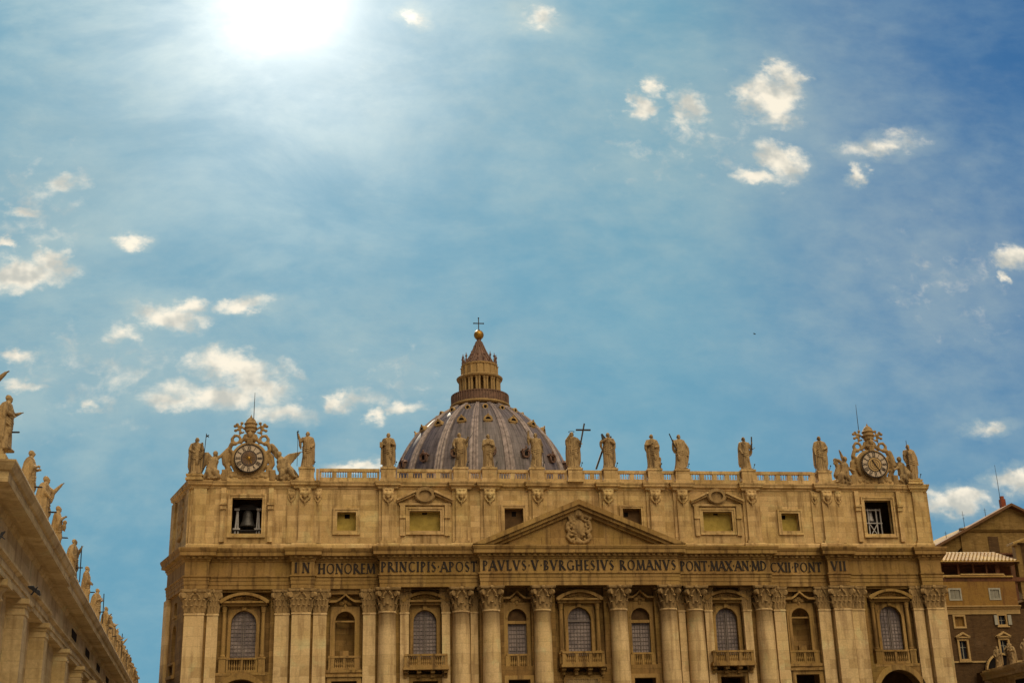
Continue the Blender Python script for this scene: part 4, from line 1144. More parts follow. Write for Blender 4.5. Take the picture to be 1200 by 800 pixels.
place_statue(4, 'slim saint with both hands joined at the chest, before the dome centre', L=((-.15,-.06,.64),(-.02,-.13,.70)), R=((.15,-.06,.64),(.02,-.13,.68)), cloak=0, sway=-.01, turn=.2)
place_statue(5, 'bare limbed saint raising one arm, before the right side of the dome', L=((-.19,-.03,.84),(-.19,-.05,.98)), R=((.18,.0,.63),(.19,-.05,.48)), cloak=0, sway=.04, lean=.01, turn=-.3,
    attrs=[('lamb_plate', [((-.30,-.1,.46),(-.20,-.12,.54))], 'iron', .22), ('reed_staff', [((.21,-.06,.02),(.19,-.06,.62))], 'iron', .09)])
o_ = place_statue(6, 'central statue with a ring halo carrying a tall dark upright cross', L=((-.18,-.05,.74),(-.10,-.12,.88)), R=((.18,-.04,.70),(.20,-.10,.66)), cloak=2, sway=-.03, turn=-.5, lean=-.025, beard=True,
    attrs=[('cross', [((.16,-.12,.58),(.30,-.12,1.20)),((.07,-.125,1.025),(.46,-.125,1.025))], 'iron', .22)])
mb = MB(); rr_ = [(.07*cos(2*pi*i/20), .07*sin(2*pi*i/20)) for i in range(20)]; Hh = STAT[6][2]
mb.strip([((-.03+a*1.15)*Hh, (1.005+.3*b_*1.15)*Hh) for a, b_ in rr_], [((-.03+a)*Hh, (1.005+.3*b_)*Hh) for a, b_ in rr_], -.1, .05, True); mb.build('halo', M['iron'], o_)
place_statue(7, 'saint hugging a big dark diagonal cross behind his shoulder', L=((-.20,-.04,.72),(-.07,-.13,.77)), R=((.17,-.04,.68),(.06,-.13,.72)), cloak=1, sway=.0, turn=.2, lean=.01,
    attrs=[('diagonal_cross', [((-.33,.10,.04),(-.02,.12,.96-.12)),((-.02,.12,.84),(-.11,.12,.96)),((.13,.15,.94),(-.12,.15,.60)),((-.14,-.06,.78),(-.16,-.05,.95))], 'iron', .27)])


def eagle(mb):
    mb.ball((.17,-.02,.12), (.06,.06,.09), 10); mb.tube([(.19,-.02,.18),(.215,-.03,.27),(.20,-.04,.32)], [.035,.028,.02], 8); mb.tube([(.13,.0,.06),(.2,.0,.02)], .05, 8); mb.tube([(.2,-.01,.2),(.235,.0,.33)], [.03,.01], 6)


place_statue(8, 'curly haired saint with an eagle sitting at his feet', L=((-.19,-.06,.66),(-.06,-.14,.68)), R=((.18,-.02,.64),(.08,-.13,.60)), cloak=1, sway=-.03, beard=False, turn=.2, extra=eagle)
place_statue(9, 'saint with a club pointing up to the left and a billowing cloak', L=((-.175,-.04,.66),(-.19,-.08,.76)), R=((.19,.02,.60),(.22,-.02,.44)), cloak=1, sway=.03, turn=-.2, lean=.0,
    attrs=[('club', [((-.11,-.12,.52),(-.27,-.07,1.0))], 'iron', .16)],
    extra=lambda mb: mb.loft([(.10,.17,.06,.05,.06),(.3,.21,.06,.055,.07),(.5,.24,.05,.055,.08),(.62,.23,.04,.05,.08),(.75,.15,.02,.05,.07)], 20, lambda a, t: 1+.12*sin(5*a+4*t)))
place_statue(10, 'saint holding an upright saw close to his face, alone on the right balustrade', L=((-.17,.0,.64),(-.13,-.08,.52)), R=((.18,-.06,.62),(.185,-.11,.74)), cloak=-1, sway=-.02, turn=.5, lean=-.01,
    attrs=[('saw', [((.17,-.12,.60),(.20,-.11,.98))], 'iron', .17), ('saw_grip', [((.13,-.13,.56),(.27,-.12,.66))], 'iron', .1)])
place_statue(11, 'heavily cloaked saint with a low staff, left of the right clock', L=((-.18,-.02,.64),(-.18,-.08,.50)), R=((.18,-.03,.66),(.08,-.14,.60)), cloak=2, sway=.0, turn=-.2,
    attrs=[('staff', [((-.21,-.08,.0),(-.18,-.08,.56))], 'iron', .08)])
place_statue(12, 'saint with an upright lance at the far right corner of the church roof', L=((-.17,-.05,.68),(-.10,-.12,.78)), R=((.18,.0,.62),(.2,-.02,.46)), cloak=1, sway=.03, turn=-.3, lean=-.015,
    attrs=[('lance', [((-.10,-.13,.3),(-.095,-.12,1.08))], 'iron', .07)])

# ================================================================== clocks


def ngon(r, n=32): return [(r*cos(2*pi*i/n), r*sin(2*pi*i/n)) for i in range(n)]


def clock(sx, zc, label, hands, open_dial, y=1.0):
    t = thing('roof_clock', label, 'clock', (sx*XT, y, zc), 'pair of clocks on the church roof')
    mb = MB()
    mb.lathe([(2.55,.0),(2.62,-.15),(2.62,-.75),(2.5,-.9)], (0,0,0), 40, axis='y'); ring = [(2.3*cos(2*pi*i/32), -.1, 2.3*sin(2*pi*i/32)) for i in range(33)]
    mb.tube(ring, .33, 10, False)
    # base with relief
    mb.box(-3.9,3.9,-.15,.9,-3.1,-2.0); mb.box(-2.9,2.9,-.3,.9,-3.1,-1.75)
    for q in range(9): x = -2.4+q*.6; mb.ball((x,-.35,-2.5+.15*sin(q*2)), (.33,.2,.3), 8)
    for s in (-1, 1):
        mb.box(s*3.35-.4,s*3.35+.4,-.5,.9,-3.1,-1.5)
        mb.tube([(s*2.45,0,1.0),(s*2.9,0,1.5),(s*2.6,0,2.3),(s*2.0,0,2.4)], [.35,.36,.33,.3], 8)
        mb.tube([(s*2.7,.1,-1.6),(s*3.3,.1,-.6),(s*3.1,.1,.5),(s*2.55,.1,1.2)], [.42,.36,.4,.3], 8)
        for q in range(10): mb.ball((s*(2.6+.55*random.random()), .1, -1.7+3.2*q/10), (.28,.3,.3), 8)
        # scroll loops beside the crown
        loop = [(s*1.95+.55*cos(2*pi*i/16), .1, 3.05+.55*sin(2*pi*i/16)) for i in range(17)]; mb.tube(loop, .21, 8, False)
        mb.tube([(s*2.55,.1,2.5),(s*2.6,.1,3.1),(s*2.2,.1,3.7)], [.2,.22,.16], 8)
        mb.tube([(s*1.4,.1,2.6),(s*.95,.1,3.0),(s*.7,.1,3.7)], [.25,.28,.25], 8)
    mb.box(-.42,.42,-.75,.2,2.1,2.95)
    put('surround', sculpt('surround', mb, .085, M['carved'], 1), t)
    mb = MB(); mb.lathe([(.8,2.7),(.95,3.0),(.7,3.5),(.58,3.9),(.68,4.3),(.82,4.9),(.84,5.4),(.66,5.9),(.34,6.25),(.1,6.35)], (0,.1,0), 16)
    for z, r in ((4.25,.70),(4.8,.84),(5.35,.87)):
        mb.tube([(r*cos(2*pi*i/20), .1+r*sin(2*pi*i/20), z) for i in range(21)], .12, 6, False)
    mb.ball((0,.1,6.45), .17, 8); mb.box(-.05,.05,.05,.15,6.5,6.85); mb.ball((0,-.75,3.6), (.4,.3,.5), 8)
    put('tiara', sculpt('tiara', mb, .075, M['carved'], 1), t)
    for s in (-1, 1):
        mb = MB(); mb.tube([(-s*.9,.35,3.2),(s*.9,.4,4.7),(s*1.45,.4,5.1)], .15, 8)
        for a, b_ in ((1.5,5.0),(1.95,5.35),(2.25,5.1),(1.75,4.6),(2.15,4.45),(1.3,5.55),(1.45,4.15)): mb.ball((s*a,.4,b_), (.27,.22,.24), 8); mb.tube([(s*1.45,.4,4.95),(s*a,.4,b_)], .12, 6)
        mb.tube([(s*1.0,.4,4.2),(s*1.5,.4,4.0),(s*1.6,.4,3.7)], [.15,.13,.1], 6)
        put('key', sculpt('key', mb, .07, M['carved'], 1), t)
    # dial
    mb = MB(); mb.slab(ngon(2.02), -1.0, -.7); mb.build('dial', M['white_dial'], t)
    ro = 1.98; ri = 1.12
    mb = MB(); mb.strip(ngon(2.08), ngon(1.93), -1.06, -.9, True); mb.strip(ngon(ri+.03), ngon(ri-.07), -1.055, -.9, True)
    NUM = ['XII','I','II','III','IIII','V','VI','VII','VIII','IX','X','XI']; nb = 0
    for h in range(12):
        a = -2*pi*h/12; ca, sa = cos(a), sin(a); txt = NUM[h]; wch = {'I':.13,'V':.27,'X':.27}; tot = sum(wch[c] for c in txt); cx = -tot/2

        def P(x, z): zz = 1.53+z; return (x*ca-zz*sa, x*sa+zz*ca)
        for c in txt:
            w_ = wch[c]; segs = {'I': [((.5,-.33),(.5,.33))], 'V': [((.1,.33),(.5,-.33)),((.5,-.33),(.9,.33))], 'X': [((.1,-.33),(.9,.33)),((.1,.33),(.9,-.33))]}[c]
            for (p, q) in segs:
                x0, z0 = cx+p[0]*w_, p[1]; x1, z1 = cx+q[0]*w_, q[1]; nb += 1; tw = .032
                pts = [P(x0-tw, z0), P(x0+tw, z0), P(x1+tw, z1), P(x1-tw, z1)]
                if z1 < z0: pts = pts[::-1]
                mb.slab(pts, -1.03-.003*(nb % 5), -.99)
            cx += w_
    mb.build('numerals', M['letter'], t)
    mb = MB(); mb.slab(ngon(ri-.05), -1.05, -.9)
    mb.build('dial_centre', M['dial_core'] if not open_dial else M['palace_trim'], t)
    mb = MB()
    if not open_dial:
        for q in range(16): a = 2*pi*q/16; mb.bar((0,-1.075,0), (.85*cos(a),-1.07,.85*sin(a)), .05, .03)
    else:
        mb.strip(ngon(.8), ngon(.72), -1.075, -1.0, True); mb.strip(ngon(.45), ngon(.40), -1.077, -1.0, True)
    mb.ball((0,-1.08,0), (.2,.08,.2), 10); mb.build('sunburst', M['gold'] if not open_dial else M['dial_core'], t)
    for ang, ln, wd in hands:
        a = radians(90-ang); d = Vector((cos(a),0,sin(a))); mb = MB(); mb.bar(d*-.35+Vector((0,-1.13,0)), d*ln+Vector((0,-1.13,0)), wd, .04); mb.ball(d*(ln*.7)+Vector((0,-1.13,0)), (wd*.9,.04,wd*.9), 8)
        mb.build('clock_hand', M['letter'] if open_dial else M['gold'], t)
    return t


clock(-1, 47.85, 'left clock under a papal tiara, dark centre and sunburst behind one gilt hand', [(150, .95, .10)], False)
clock(1, 47.7, 'right clock under a papal tiara, pale centre crossed by two dark hands', [(145, 1.5, .11), (330, .8, .14)], True)


def rod(x, y, z0, z1, label):
    mb = MB(); mb.tube([(0,0,0),(0,0,(z1-z0)*.6),(.02,0,z1-z0)], [.06,.05,.03], 5); o = mb.build('lightning_rod', M['iron'], loc=(x,y,z0)); tag(o, label, 'lightning rod')


rod(-XT+.35, 1.3, 53.9, 58.0, 'thin lightning rod above the tiara of the left clock')
rod(XT-1.25, 1.5, 52.2, 57.6, 'thin lightning rod beside the tiara of the right clock')

# reclining winged figures on both sides of each clock


def angel(name, label, x, z, prims, y=.9):
    mb = MB()
    for p in prims:
        if p[0] == 't': mb.tube([(a, c, b_) for a, b_, c in p[1]], p[2], 8)
        elif p[0] == 'w':
            q = [(a, b_) for a, b_, c in p[1]]; ar = sum(q[i][0]*q[(i+1) % 4][1]-q[(i+1) % 4][0]*q[i][1] for i in range(4))
            mb.slab(q if ar > 0 else q[::-1], .15, .6)
        else: mb.ball((p[1][0], p[1][2], p[1][1]), p[2], 12)
    o = put(name, sculpt(name, mb, .075, M['statue'], 2, .4), None, (x, y, z)); tag(o, label, 'statue', 'winged figures beside the clocks'); return o


def body(s, head, chest, hip, knees, feet, arms, wing, extra=()):
    """(x, z, y) points with x away from the clock positive when s=1"""
    f = lambda p: (s*p[0], p[1], p[2]); P = []
    P.append(('b', f(head), (.34,.36,.42))); P.append(('b', (f(head)[0], head[1]+.1, head[2]+.1), (.38,.34,.40)))
    P.append(('t', [f(head), f(((head[0]*.5+chest[0]*.5), head[1]*.5+chest[1]*.5, chest[2]))], [.2,.24]))
    P.append(('t', [f(chest), f(((chest[0]+hip[0])/2, (chest[1]+hip[1])/2, chest[2]-.05)), f(hip)], [.72,.68,.85]))
    for k_, f_ in zip(knees, feet):
        P.append(('t', [f(hip), f(k_)], [.62,.5])); P.append(('t', [f(k_), f(((k_[0]+f_[0])/2, (k_[1]+f_[1])/2, k_[2])), f(f_)], [.46,.38,.24])); P.append(('t', [f(f_), f((f_[0]+.3, f_[1]-.1, f_[2]-.2))], [.2,.14]))
    for a in arms: P.append(('t', [f(chest)]+[f(q) for q in a], [.3]+[.24]*(len(a)-1)+[.17])); P.append(('b', f(a[-1]), (.19,.19,.2)))
    n_ = len(wing)
    P.append(('w', [f(q) for q in wing]))
    for i in range(5):
        q = i/4; P.append(('t', [f(wing[0]), f((wing[1][0]*(1-q)+wing[3][0]*q*.5+wing[1][0]*q*.5, wing[1][1]*(1-q)+wing[3][1]*q*.5+wing[1][1]*q*.5, wing[1][2])), f((wing[2][0]*(1-q)+wing[3][0]*q, wing[2][1]*(1-q)+wing[3][1]*q, wing[2][2]))], [.26,.26,.10]))
    rr = random.Random(len(label_seed)); label_seed.append(1)
    for i in range(18):
        a, b_ = (hip, knees[i % 2]) if i % 3 else (chest, hip); q = rr.random(); off = rr.uniform(-.4, .4)
        c = ((a[0]*(1-q)+b_[0]*q)+off*.6, (a[1]*(1-q)+b_[1]*q), a[2]-.45); P.append(('t', [f(c), f((c[0]+rr.uniform(-.5,.5), c[1]-.7, c[2]+.05)), f((c[0]+rr.uniform(-.6,.6), c[1]-1.3, c[2]+.15))], [.17,.23,.15]))
    for e in extra: P.append((e[0], [f(q) for q in e[1]], e[2]) if e[0] == 't' else (e[0], f(e[1]), e[2]))
    P.append(('t', [f((3.4,-2.7,.1)), f((5.2,-2.5,.1)), f((6.9,-2.75,.1))], [.45,.7,.4])); return P


label_seed = []
cherub = [('b', (4.3,-1.9,-.5), (.3,.3,.33)), ('b', (4.3,-2.5,-.45), (.45,.4,.5)), ('t', [(4.3,-2.6,-.5),(4.8,-2.85,-.7)], .2)]
angel('winged_figure', 'winged figure with a folded wing and a cherub, left of the left clock', -XT, 47.85,
      body(-1, (4.75,.75,-.3), (4.9,-.15,-.1), (5.2,-1.35,-.1), [(5.6,-1.9,-.6),(4.7,-1.9,-.6)], [(5.3,-2.8,-.6),(4.2,-2.7,-.6)], [[(4.0,.5,-.1),(3.1,1.5,0),(2.6,2.1,.1)],[(5.6,-.5,-.4),(5.0,-1.1,-.6)]],
           [(5.1,0,.3),(5.9,.95,.4),(7.2,1.1,.5),(6.9,-1.6,.4)], cherub+[('t', [(5.9,.7,.3),(6.5,-.6,.4),(6.9,-1.9,.3),(7.4,-2.4,.2)], [.4,.5,.4,.25]), ('t', [(3.0,1.5,.2),(3.5,.6,.2),(3.4,-.6,.2)], [.4,.5,.4])]))
angel('winged_figure', 'winged figure with one wing spread far out, right of the left clock', -XT, 47.85,
      body(1, (4.2,.75,-.3), (4.5,-.1,-.1), (4.8,-1.2,-.1), [(5.7,-1.7,-.6),(4.7,-2.0,-.6)], [(6.4,-2.5,-.6),(4.4,-2.8,-.6)], [[(3.7,.6,0),(3.2,1.6,0),(2.9,2.1,.1)],[(5.2,-.4,-.4),(5.4,-1.1,-.6)]],
           [(4.7,.1,.3),(5.6,.8,.4),(7.3,1.35,.5),(5.8,-.6,.4)], [('t', [(3.1,2.2,.2),(3.5,1.4,.1),(4.0,.6,.1)], [.35,.55,.4]), ('t', [(5.4,-.8,.2),(6.2,-1.7,.2),(6.9,-2.5,.2)], [.4,.45,.3])]))
angel('winged_figure', 'winged figure with a thin upright wing, left of the right clock', XT, 47.7,
      body(-1, (4.4,.9,-.3), (4.6,.0,-.1), (4.7,-1.2,-.1), [(5.4,-1.7,-.6),(4.4,-2.0,-.6)], [(6.0,-2.6,-.6),(4.0,-2.8,-.6)], [[(5.3,.75,-.1),(5.9,.95,-.1),(6.1,.3,-.1)],[(3.9,-.6,-.4),(3.3,-.9,-.5)]],
           [(4.3,.3,.3),(4.5,1.3,.4),(4.85,2.55,.45),(4.1,.9,.4)], [('t', [(5.9,.9,.1),(5.5,-.3,.1),(5.9,-1.6,.1)], [.3,.4,.5])]))
angel('winged_figure', 'seated figure with bent knees and heavy drapery, right of the right clock', XT, 47.7,
      body(1, (4.3,.95,-.3), (4.4,.05,-.1), (4.7,-1.2,-.1), [(5.5,-1.5,-.6),(4.6,-1.9,-.6)], [(5.9,-2.7,-.6),(5.0,-2.8,-.6)], [[(5.0,-.5,-.4),(5.4,-.9,-.6)],[(3.8,-.4,-.4),(3.2,-.7,-.5)]],
           [(3.9,.3,.3),(3.5,1.2,.35),(3.0,2.3,.4),(3.3,.4,.4)], [('t', [(3.1,2.2,.2),(3.3,1.2,.2),(3.4,.0,.2)], [.35,.5,.45]), ('t', [(5.2,-.2,.2),(5.9,-1.2,.2),(6.3,-2.3,.2)], [.4,.5,.4])]))

# ================================================================== bells
t = thing('bell', 'big dark bronze bell hanging in the left belfry window', 'bell', (-XT, 3.2, 38.6))
mb = MB(); mb.lathe([(1.12,0),(1.15,.12),(.95,.45),(.78,1.0),(.68,1.7),(.60,2.1),(.38,2.35),(.2,2.45)], (0,0,0), 24); mb.build('bell_body', M['bronze'], t, True)
mb = MB(); mb.box(-1.35,1.35,-.25,.25,2.45,3.0); mb.box(-.9,.9,-.2,.2,3.0,3.25); mb.build('headstock', M['iron'], t)
mb = MB(); mb.tube([(0,0,1.2),(0,0,.0)], .07, 6); mb.ball((0,0,-.1), .2, 8); mb.build('clapper', M['iron'], t)
t = thing('bell_trestle', 'steel frame carrying the big bell in the left belfry window', 'frame', (-XT, 3.2, 36.85))
for s in (-1, 1):
    mb = MB(); mb.bar((s*1.75,-.3,0),(s*1.45,0,4.4), .22); mb.bar((s*1.25,-.3,0),(s*1.4,0,4.4), .18); mb.box(s*1.55-.35,s*1.55+.35,-.4,.3,4.1,4.4); mb.box(s*1.5-.5,s*1.5+.5,-.6,-.3,1.3,1.5)
    mb.build('trestle', M['steel'], t)
mb = MB(); mb.box(-2,2,-1.2,-1.05,1.0,1.12)
for i in range(14): x = -1.9+i*.29; mb.box(x-.03,x+.03,-1.15,-1.08,0,1.0)
mb.build('railing', M['iron'], t)
t = thing('bell_scaffold', 'pale steel scaffold with crossed braces in the right belfry window', 'frame', (XT, 2.8, 36.85))
mb = MB()
for x in (-1.65,-.85,.45,1.1): mb.box(x-.08,x+.08,-.1,.08,0,4.6)
mb.box(-2,1.3,-.12,.1,2.3,2.45); mb.box(-1.7,1.2,-.11,.09,4.3,4.5)
mb.bar((-.85,-.14,.3),(.45,-.14,2.3), .11); mb.bar((.45,-.17,.3),(-.85,-.17,2.3), .11)
mb.build('scaffold_bars', M['steel'], t)
for x, z, r, lab in ((-.25, 39.6, .62, 'pale larger bell of two in the right belfry window'), (.8, 39.4, .42, 'smaller bell of two in the right belfry window')):
    t = thing('bell', lab, 'bell', (XT+x, 3.6, z)); mb = MB(); mb.lathe([(r*1.0,0),(r*1.03,.1),(r*.85,.4),(r*.7,1.0),(r*.62,1.6),(r*.35,1.85),(r*.12,1.95)], (0,0,0), 20); mb.build('bell_body', M['steel'] if r > .5 else M['bronze'], t, True)
    mb = MB(); mb.box(-r,r,-.12,.12,1.95,2.3); mb.build('headstock', M['iron'], t)

# ================================================================== the two straight wings of the square


def wing(label, origin, rotz, L, s_break, pil_s, win_s, cols, s0=0., bases=()):
    t = thing('colonnade_wing', label, 'building', origin, None, rotz)
    a, b_ = 1.3, 1.5
    path = [(s0+1.45, a+11), (s0+1.9, a), (s_break, a), (s_break, b_), (L, b_)] if s_break else [(0, b_), (L, b_)]
    e0 = s0+1.5 if s0 else 0
    mb = MB(); mb.sweep(path, [(0,13.1),(0,13.45),(.08,13.47),(.08,13.85),(.3,13.95),(.3,14.1),(.03,14.15),(.03,15.65),(.15,15.72),(.2,15.95),(.5,15.9),(1.0,15.95),(1.15,16.0),(1.15,16.5),(1.27,16.55),(1.45,16.92),(1.45,17.0),(-1.5,17.05),(-1.5,13.1)])
    mb.build('entablature', M['wing'], t)
    me = plate(rect(e0+.5, L, 0, 13.12), [rect(s-1.1, s+1.1, 3.0, 9.2) for s in win_s if 3 < s < L-3] , b_+.6, b_+1.2); put('wall', me, t).data.materials.append(M['wing'])
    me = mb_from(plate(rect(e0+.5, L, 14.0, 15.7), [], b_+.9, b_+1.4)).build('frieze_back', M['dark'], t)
    for s in win_s:
        mb = MB(); mb.box(s-2.3, s+2.3, b_-.06, b_+.2, 14.5, 15.45); w_ = mb.build('frieze_window', M['wing'], t)
        mb = MB(); mb.box(s-2.1, s+2.1, b_-.10, b_+.1, 14.65, 15.3); mb.build('opening', M['dark'], w_)
        mb = MB(); frame_strip(mb, s-1.1, s+1.1, 3.0, 9.2, .35, b_+.4, b_+.9); mb.box(s-1.9, s+1.9, b_-.1, b_+.7, 9.7, 10.1); w_ = mb.build('window_frame', M['wing'], t)
        mb = MB(); mb.box(s-1.2, s+1.2, b_+.95, b_+1.1, 2.9, 9.3); mb.build('pane', M['dglass'], w_)
    for s in pil_s:
        mb = MB(); mb.box(-.85,.85,0,1.3,1.0,12.3); mb.box(-1.0,1.0,-.15,1.3,0,1.0); mb.box(-.75,.75,.5,1.4,0,12.9)
        p = mb.build('pilaster', M['wing'], t, loc=(s, b_-.35 if not (s_break and s < s_break) else a-.2, 0))
        mb = MB(); mb.box(-.9,.9,-.06,1.3,12.2,12.35); mb.box(-.95,.95,-.12,1.3,12.6,12.8); mb.box(-1.1,1.1,-.25,1.3,12.8,13.085); mb.box(-.87,.87,-.03,1.3,12.35,12.6); mb.build('capital', M['wing'], p)
    for s in cols:
        mb = MB(); mb.lathe([(1.05,0),(1.05,.3),(.95,.6),(.82,.8),(.80,4),(.74,9),(.68,12.0),(.74,12.05),(.74,12.15),(.68,12.2),(.68,12.45),(.82,12.6),(.95,12.75)], (0,0,0), 32); c_ = mb.build('column', M['wing'], t, True, (s, a+.85, 0))
        mb = MB(); mb.box(-1.05,1.05,-1.05,1.05,12.75,13.085); mb.build('abacus', M['wing'], c_)
    mb = MB(); mb.box(e0-.6 if s0 else 0, L, b_-1.1, b_+.6, 17.0, 17.35); mb.box(e0, L, b_+.6, b_+11, 16.4, 16.9); mb.build('roof_parapet', M['wing'], t)
    if s0:
        mb = MB(); mb.box(e0, e0+.9, b_+1, b_+11, 0, 13.1); mb.build('end_wall', M['wing'], t)
    for (s, o_) in bases:
        mb = MB(); mb.box(s-.52, s+.52, o_-.5, o_+.5, 17.3, 17.6); mb.box(s-.46, s+.46, o_-.44, o_+.44, 17.6, 17.75); mb.build('statue_base', M['wing'], t)
    mb = MB(); mb.box(e0, L, b_+10, b_+11, 0, 16.39); mb.build('rear_wall', M['wing'], t)
    return t


WL = 180.0; RZ = math.atan2(.9956, -.0941)
dW = Vector((-.0941, .9956, 0))
WO = Vector((-60.44, -.4, 0)) - dW*(149.6/.9956)
pil_sL = [48.6, 59.4, 74.4, 87.8, 101.3, 115.2, 129.2, 143, 157, 171]
win_sL = [81.1-6.6+6.6, 94.9, 108.5, 123, 136.5]
FARY = [-29.5,-24,-18.5,-13,-8,-3,2.5,8,14,20,26]
LY = [-118.3,-106.4,-99.2,-91.4,-79.3,-67.2,-55.0,-43.0,-36.0]+FARY
wing('left colonnade wing running past the pilasters towards the church, row of statues on top', WO, RZ, WL, 60.6, pil_sL, [81.0, 94.7, 108.4, 122.5, 136, 150, 164], [41.5, 34], 29.9, [((Y-WO.y)/dW.y, 1.1) for Y in LY])
wing('right colonnade wing, only its parapet corner showing below the ochre palace', (60.44+.0945*4.4-.0, 4.0, 0), -RZ, WL, 0, [4.5, 18, 31, 45, 58], [11, 24.5, 38, 51.5], [])
# small statues on the wings: a few models, copied
SPEC = [dict(L=((-.17,-.03,.66),(-.09,-.13,.60)), R=((.17,-.05,.66),(.17,-.16,.70)), cloak=-1, sway=.03, turn=.3),
        dict(L=((-.16,-.05,.64),(-.04,-.13,.68)), R=((.16,-.05,.66),(.05,-.15,.64)), cloak=2, sway=.0, turn=.2, beard=False),
        dict(L=((-.17,-.02,.68),(-.13,-.12,.58)), R=((.17,-.13,.72),(.18,-.25,.86)), cloak=-1, sway=-.03, turn=.4, lean=.02),
        dict(L=((-.17,-.06,.66),(-.05,-.15,.74)), R=((.18,-.02,.62),(.14,-.12,.52)), cloak=1, sway=.02, turn=-.3,
             extra=lambda mb: (mb.ball((.10,-.16,.66), (.05,.05,.055), 10), mb.ball((.10,-.15,.56), (.06,.05,.08), 10))),
        dict(L=((-.17,0,.64),(-.16,-.08,.50)), R=((.17,-.07,.68),(.12,-.15,.80)), cloak=2, sway=-.02, turn=.1),
        dict(L=((-.16,-.04,.62),(-.08,-.14,.52)), R=((.165,-.04,.64),(.07,-.14,.56)), cloak=1, sway=.015, beard=True, turn=.0)]
SM = [statue_mesh(3.1, 300+i, d.pop('L'), d.pop('R'), vox=.032, **d) for i, d in enumerate(SPEC)]
ROD = MB(); ROD.tube([(-.15,.2,1.0),(.0,-.75,1.02)], .05, 5); ROD = ROD.mesh('support_rod', M['iron'])
STFF = MB(); STFF.bar((.62,-.45,.1),(.50,-.42,2.7), .06); STFF = STFF.mesh('staff', M['iron'])
Lw = [(-119.9,2,'edge statue with only a raised hand inside the picture, on the left wing',.15,1.28),
      (-118.3,0,'largest statue on the left wing, holding something out in both hands',-.1,1.0),
      (-106.4,1,'statue with a bundle held to its chest, second along the left wing roof',.1,.96),
      (-99.2,2,'statue lifting one open hand towards the square, third along the left wing roof',0,1.04),
      (-91.4,3,'statue carrying a small child, fourth along the left wing roof',.15,.98),
      (-79.3,4,'statue with a bent arm raised to its chin, fifth along the left wing roof',-.1,1.0),
      (-67.2,5,'hooded looking statue with clasped arms, sixth along the left wing roof',.1,1.0),
      (-55.0,1,'slender cloaked statue with clear sky in front, seventh along the left wing roof',-.25,1.0),
      (-43.0,3,'left one of the first close pair of statues far along the left wing',.3,1.0),
      (-36.0,0,'right one of the first close pair of statues far along the left wing',-.2,1.02)]
for i, (Y, k_, lab, dr, sc) in enumerate(Lw):
    p = WO + dW*((Y-WO.y)/dW.y) + Vector((-1.1,.1,0)); sc *= 1.06 if i > 1 else (.98, .9)[i]
    o = put('statue', SM[k_], None, (p.x+(-.75, .35)[i] if i < 2 else p.x, p.y, 17.77 if i else 18.0), pi/2+dr, (sc, sc, sc))
    tag(o, lab, 'statue', 'statues along the left wing roof'); put('support_rod', ROD, o)
    if i in (5, 7): put('staff', STFF, o)
for j, Y in enumerate(FARY):
    p = WO + dW*((Y-WO.y)/dW.y) + Vector((-1.1,.1,0)); o = put('statue', SM[(j*2+4+(j > 2)) % 6], None, (p.x, p.y, 17.77), pi/2+(.3,-.3,.15,-.1,.2,-.25,.1,-.2,.3,0,-.15)[j], (1.08,)*3)
    tag(o, 'small distant statue in the tight row at the far end of the left wing roof', 'statue', 'statues along the left wing roof')
    if j in (1, 4): put('staff', STFF, o)
for j, (Y, k_, lab) in enumerate(((-.6,5,'shadowed statue leaning at the lower right, leftmost on the right wing'),(-4.6,3,'pale statue with a raised hand beside a companion, on the right wing'),(-10.0,2,'pale statue striding with one arm out, on the right wing under the right palace window'),(-12.9,1,'pale statue cut by the right picture edge on the right wing'))):
    x = 60.44+.0945*Y+1.3; o = put('statue', SM[k_], None, (x, Y, 17.33), -pi/2+(.8,.9,.7,.4)[j], (1.0,)*3); tag(o, lab, 'statue', 'statues on the right wing roof')
o = put('statue', SM[1], None, (60.44-.0945*5.6+1.2, -5.7, 17.33), -pi/2+.6, (.95,)*3); tag(o, 'smaller pale companion statue beside the one with a raised hand, right wing', 'statue', 'statues on the right wing roof')

# ================================================================== palace right of the church
pal = thing('palace', 'old ochre palace with small shuttered windows and tiled roof, right of the church', 'building', (0,0,0))
YP = 8.0
put('upper_wall', plate(rect(56, 70.95, 27.3, 31.85), [rect(59.95,61.6,28.5,29.95), rect(66.55,68.05,28.55,29.95)], YP, YP+.6), pal).data.materials.append(M['palace_up'])
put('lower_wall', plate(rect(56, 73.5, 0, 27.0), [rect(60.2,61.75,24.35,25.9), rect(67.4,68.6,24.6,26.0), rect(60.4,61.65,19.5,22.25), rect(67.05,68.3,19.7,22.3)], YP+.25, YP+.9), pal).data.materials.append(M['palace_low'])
mb = MB(); mb.sweep([(56,YP+.1),(71.1,YP+.1)], [(0,26.2),(.05,26.9),(.25,27.0),(.35,27.25),(.6,27.3),(.6,27.45),(-.4,27.5),(-.4,26.2)]); mb.build('ledge', M['palace_trim'], pal)
mb = MB(); mb.box(56,72,YP+.1,YP+.4,18.95,19.2); mb.build('string_course', M['palace_trim'], pal)
for (x0,x1,z0,z1) in ((59.95,61.6,28.5,29.95),(66.55,68.05,28.55,29.95)):
    mb = MB(); frame_strip(mb, x0+.02, x1-.02, z0+.02, z1-.02, .24, YP-.08, YP+.2); w_ = mb.build('window', M['shutter'], pal)
    mb = MB(); xm = (x0+x1)/2
    for a, b_ in ((x0+.03, xm-.03), (xm+.03, x1-.03)):
        mb.box(a, b_, YP+.12, YP+.2, z0+.03, z1-.03)
        for q in range(9): z = z0+.12+q*(z1-z0-.2)/9; mb.box(a+.06, b_-.06, YP+.06, YP+.13, z, z+.08)
    mb.build('shutter', M['shutter'], w_)
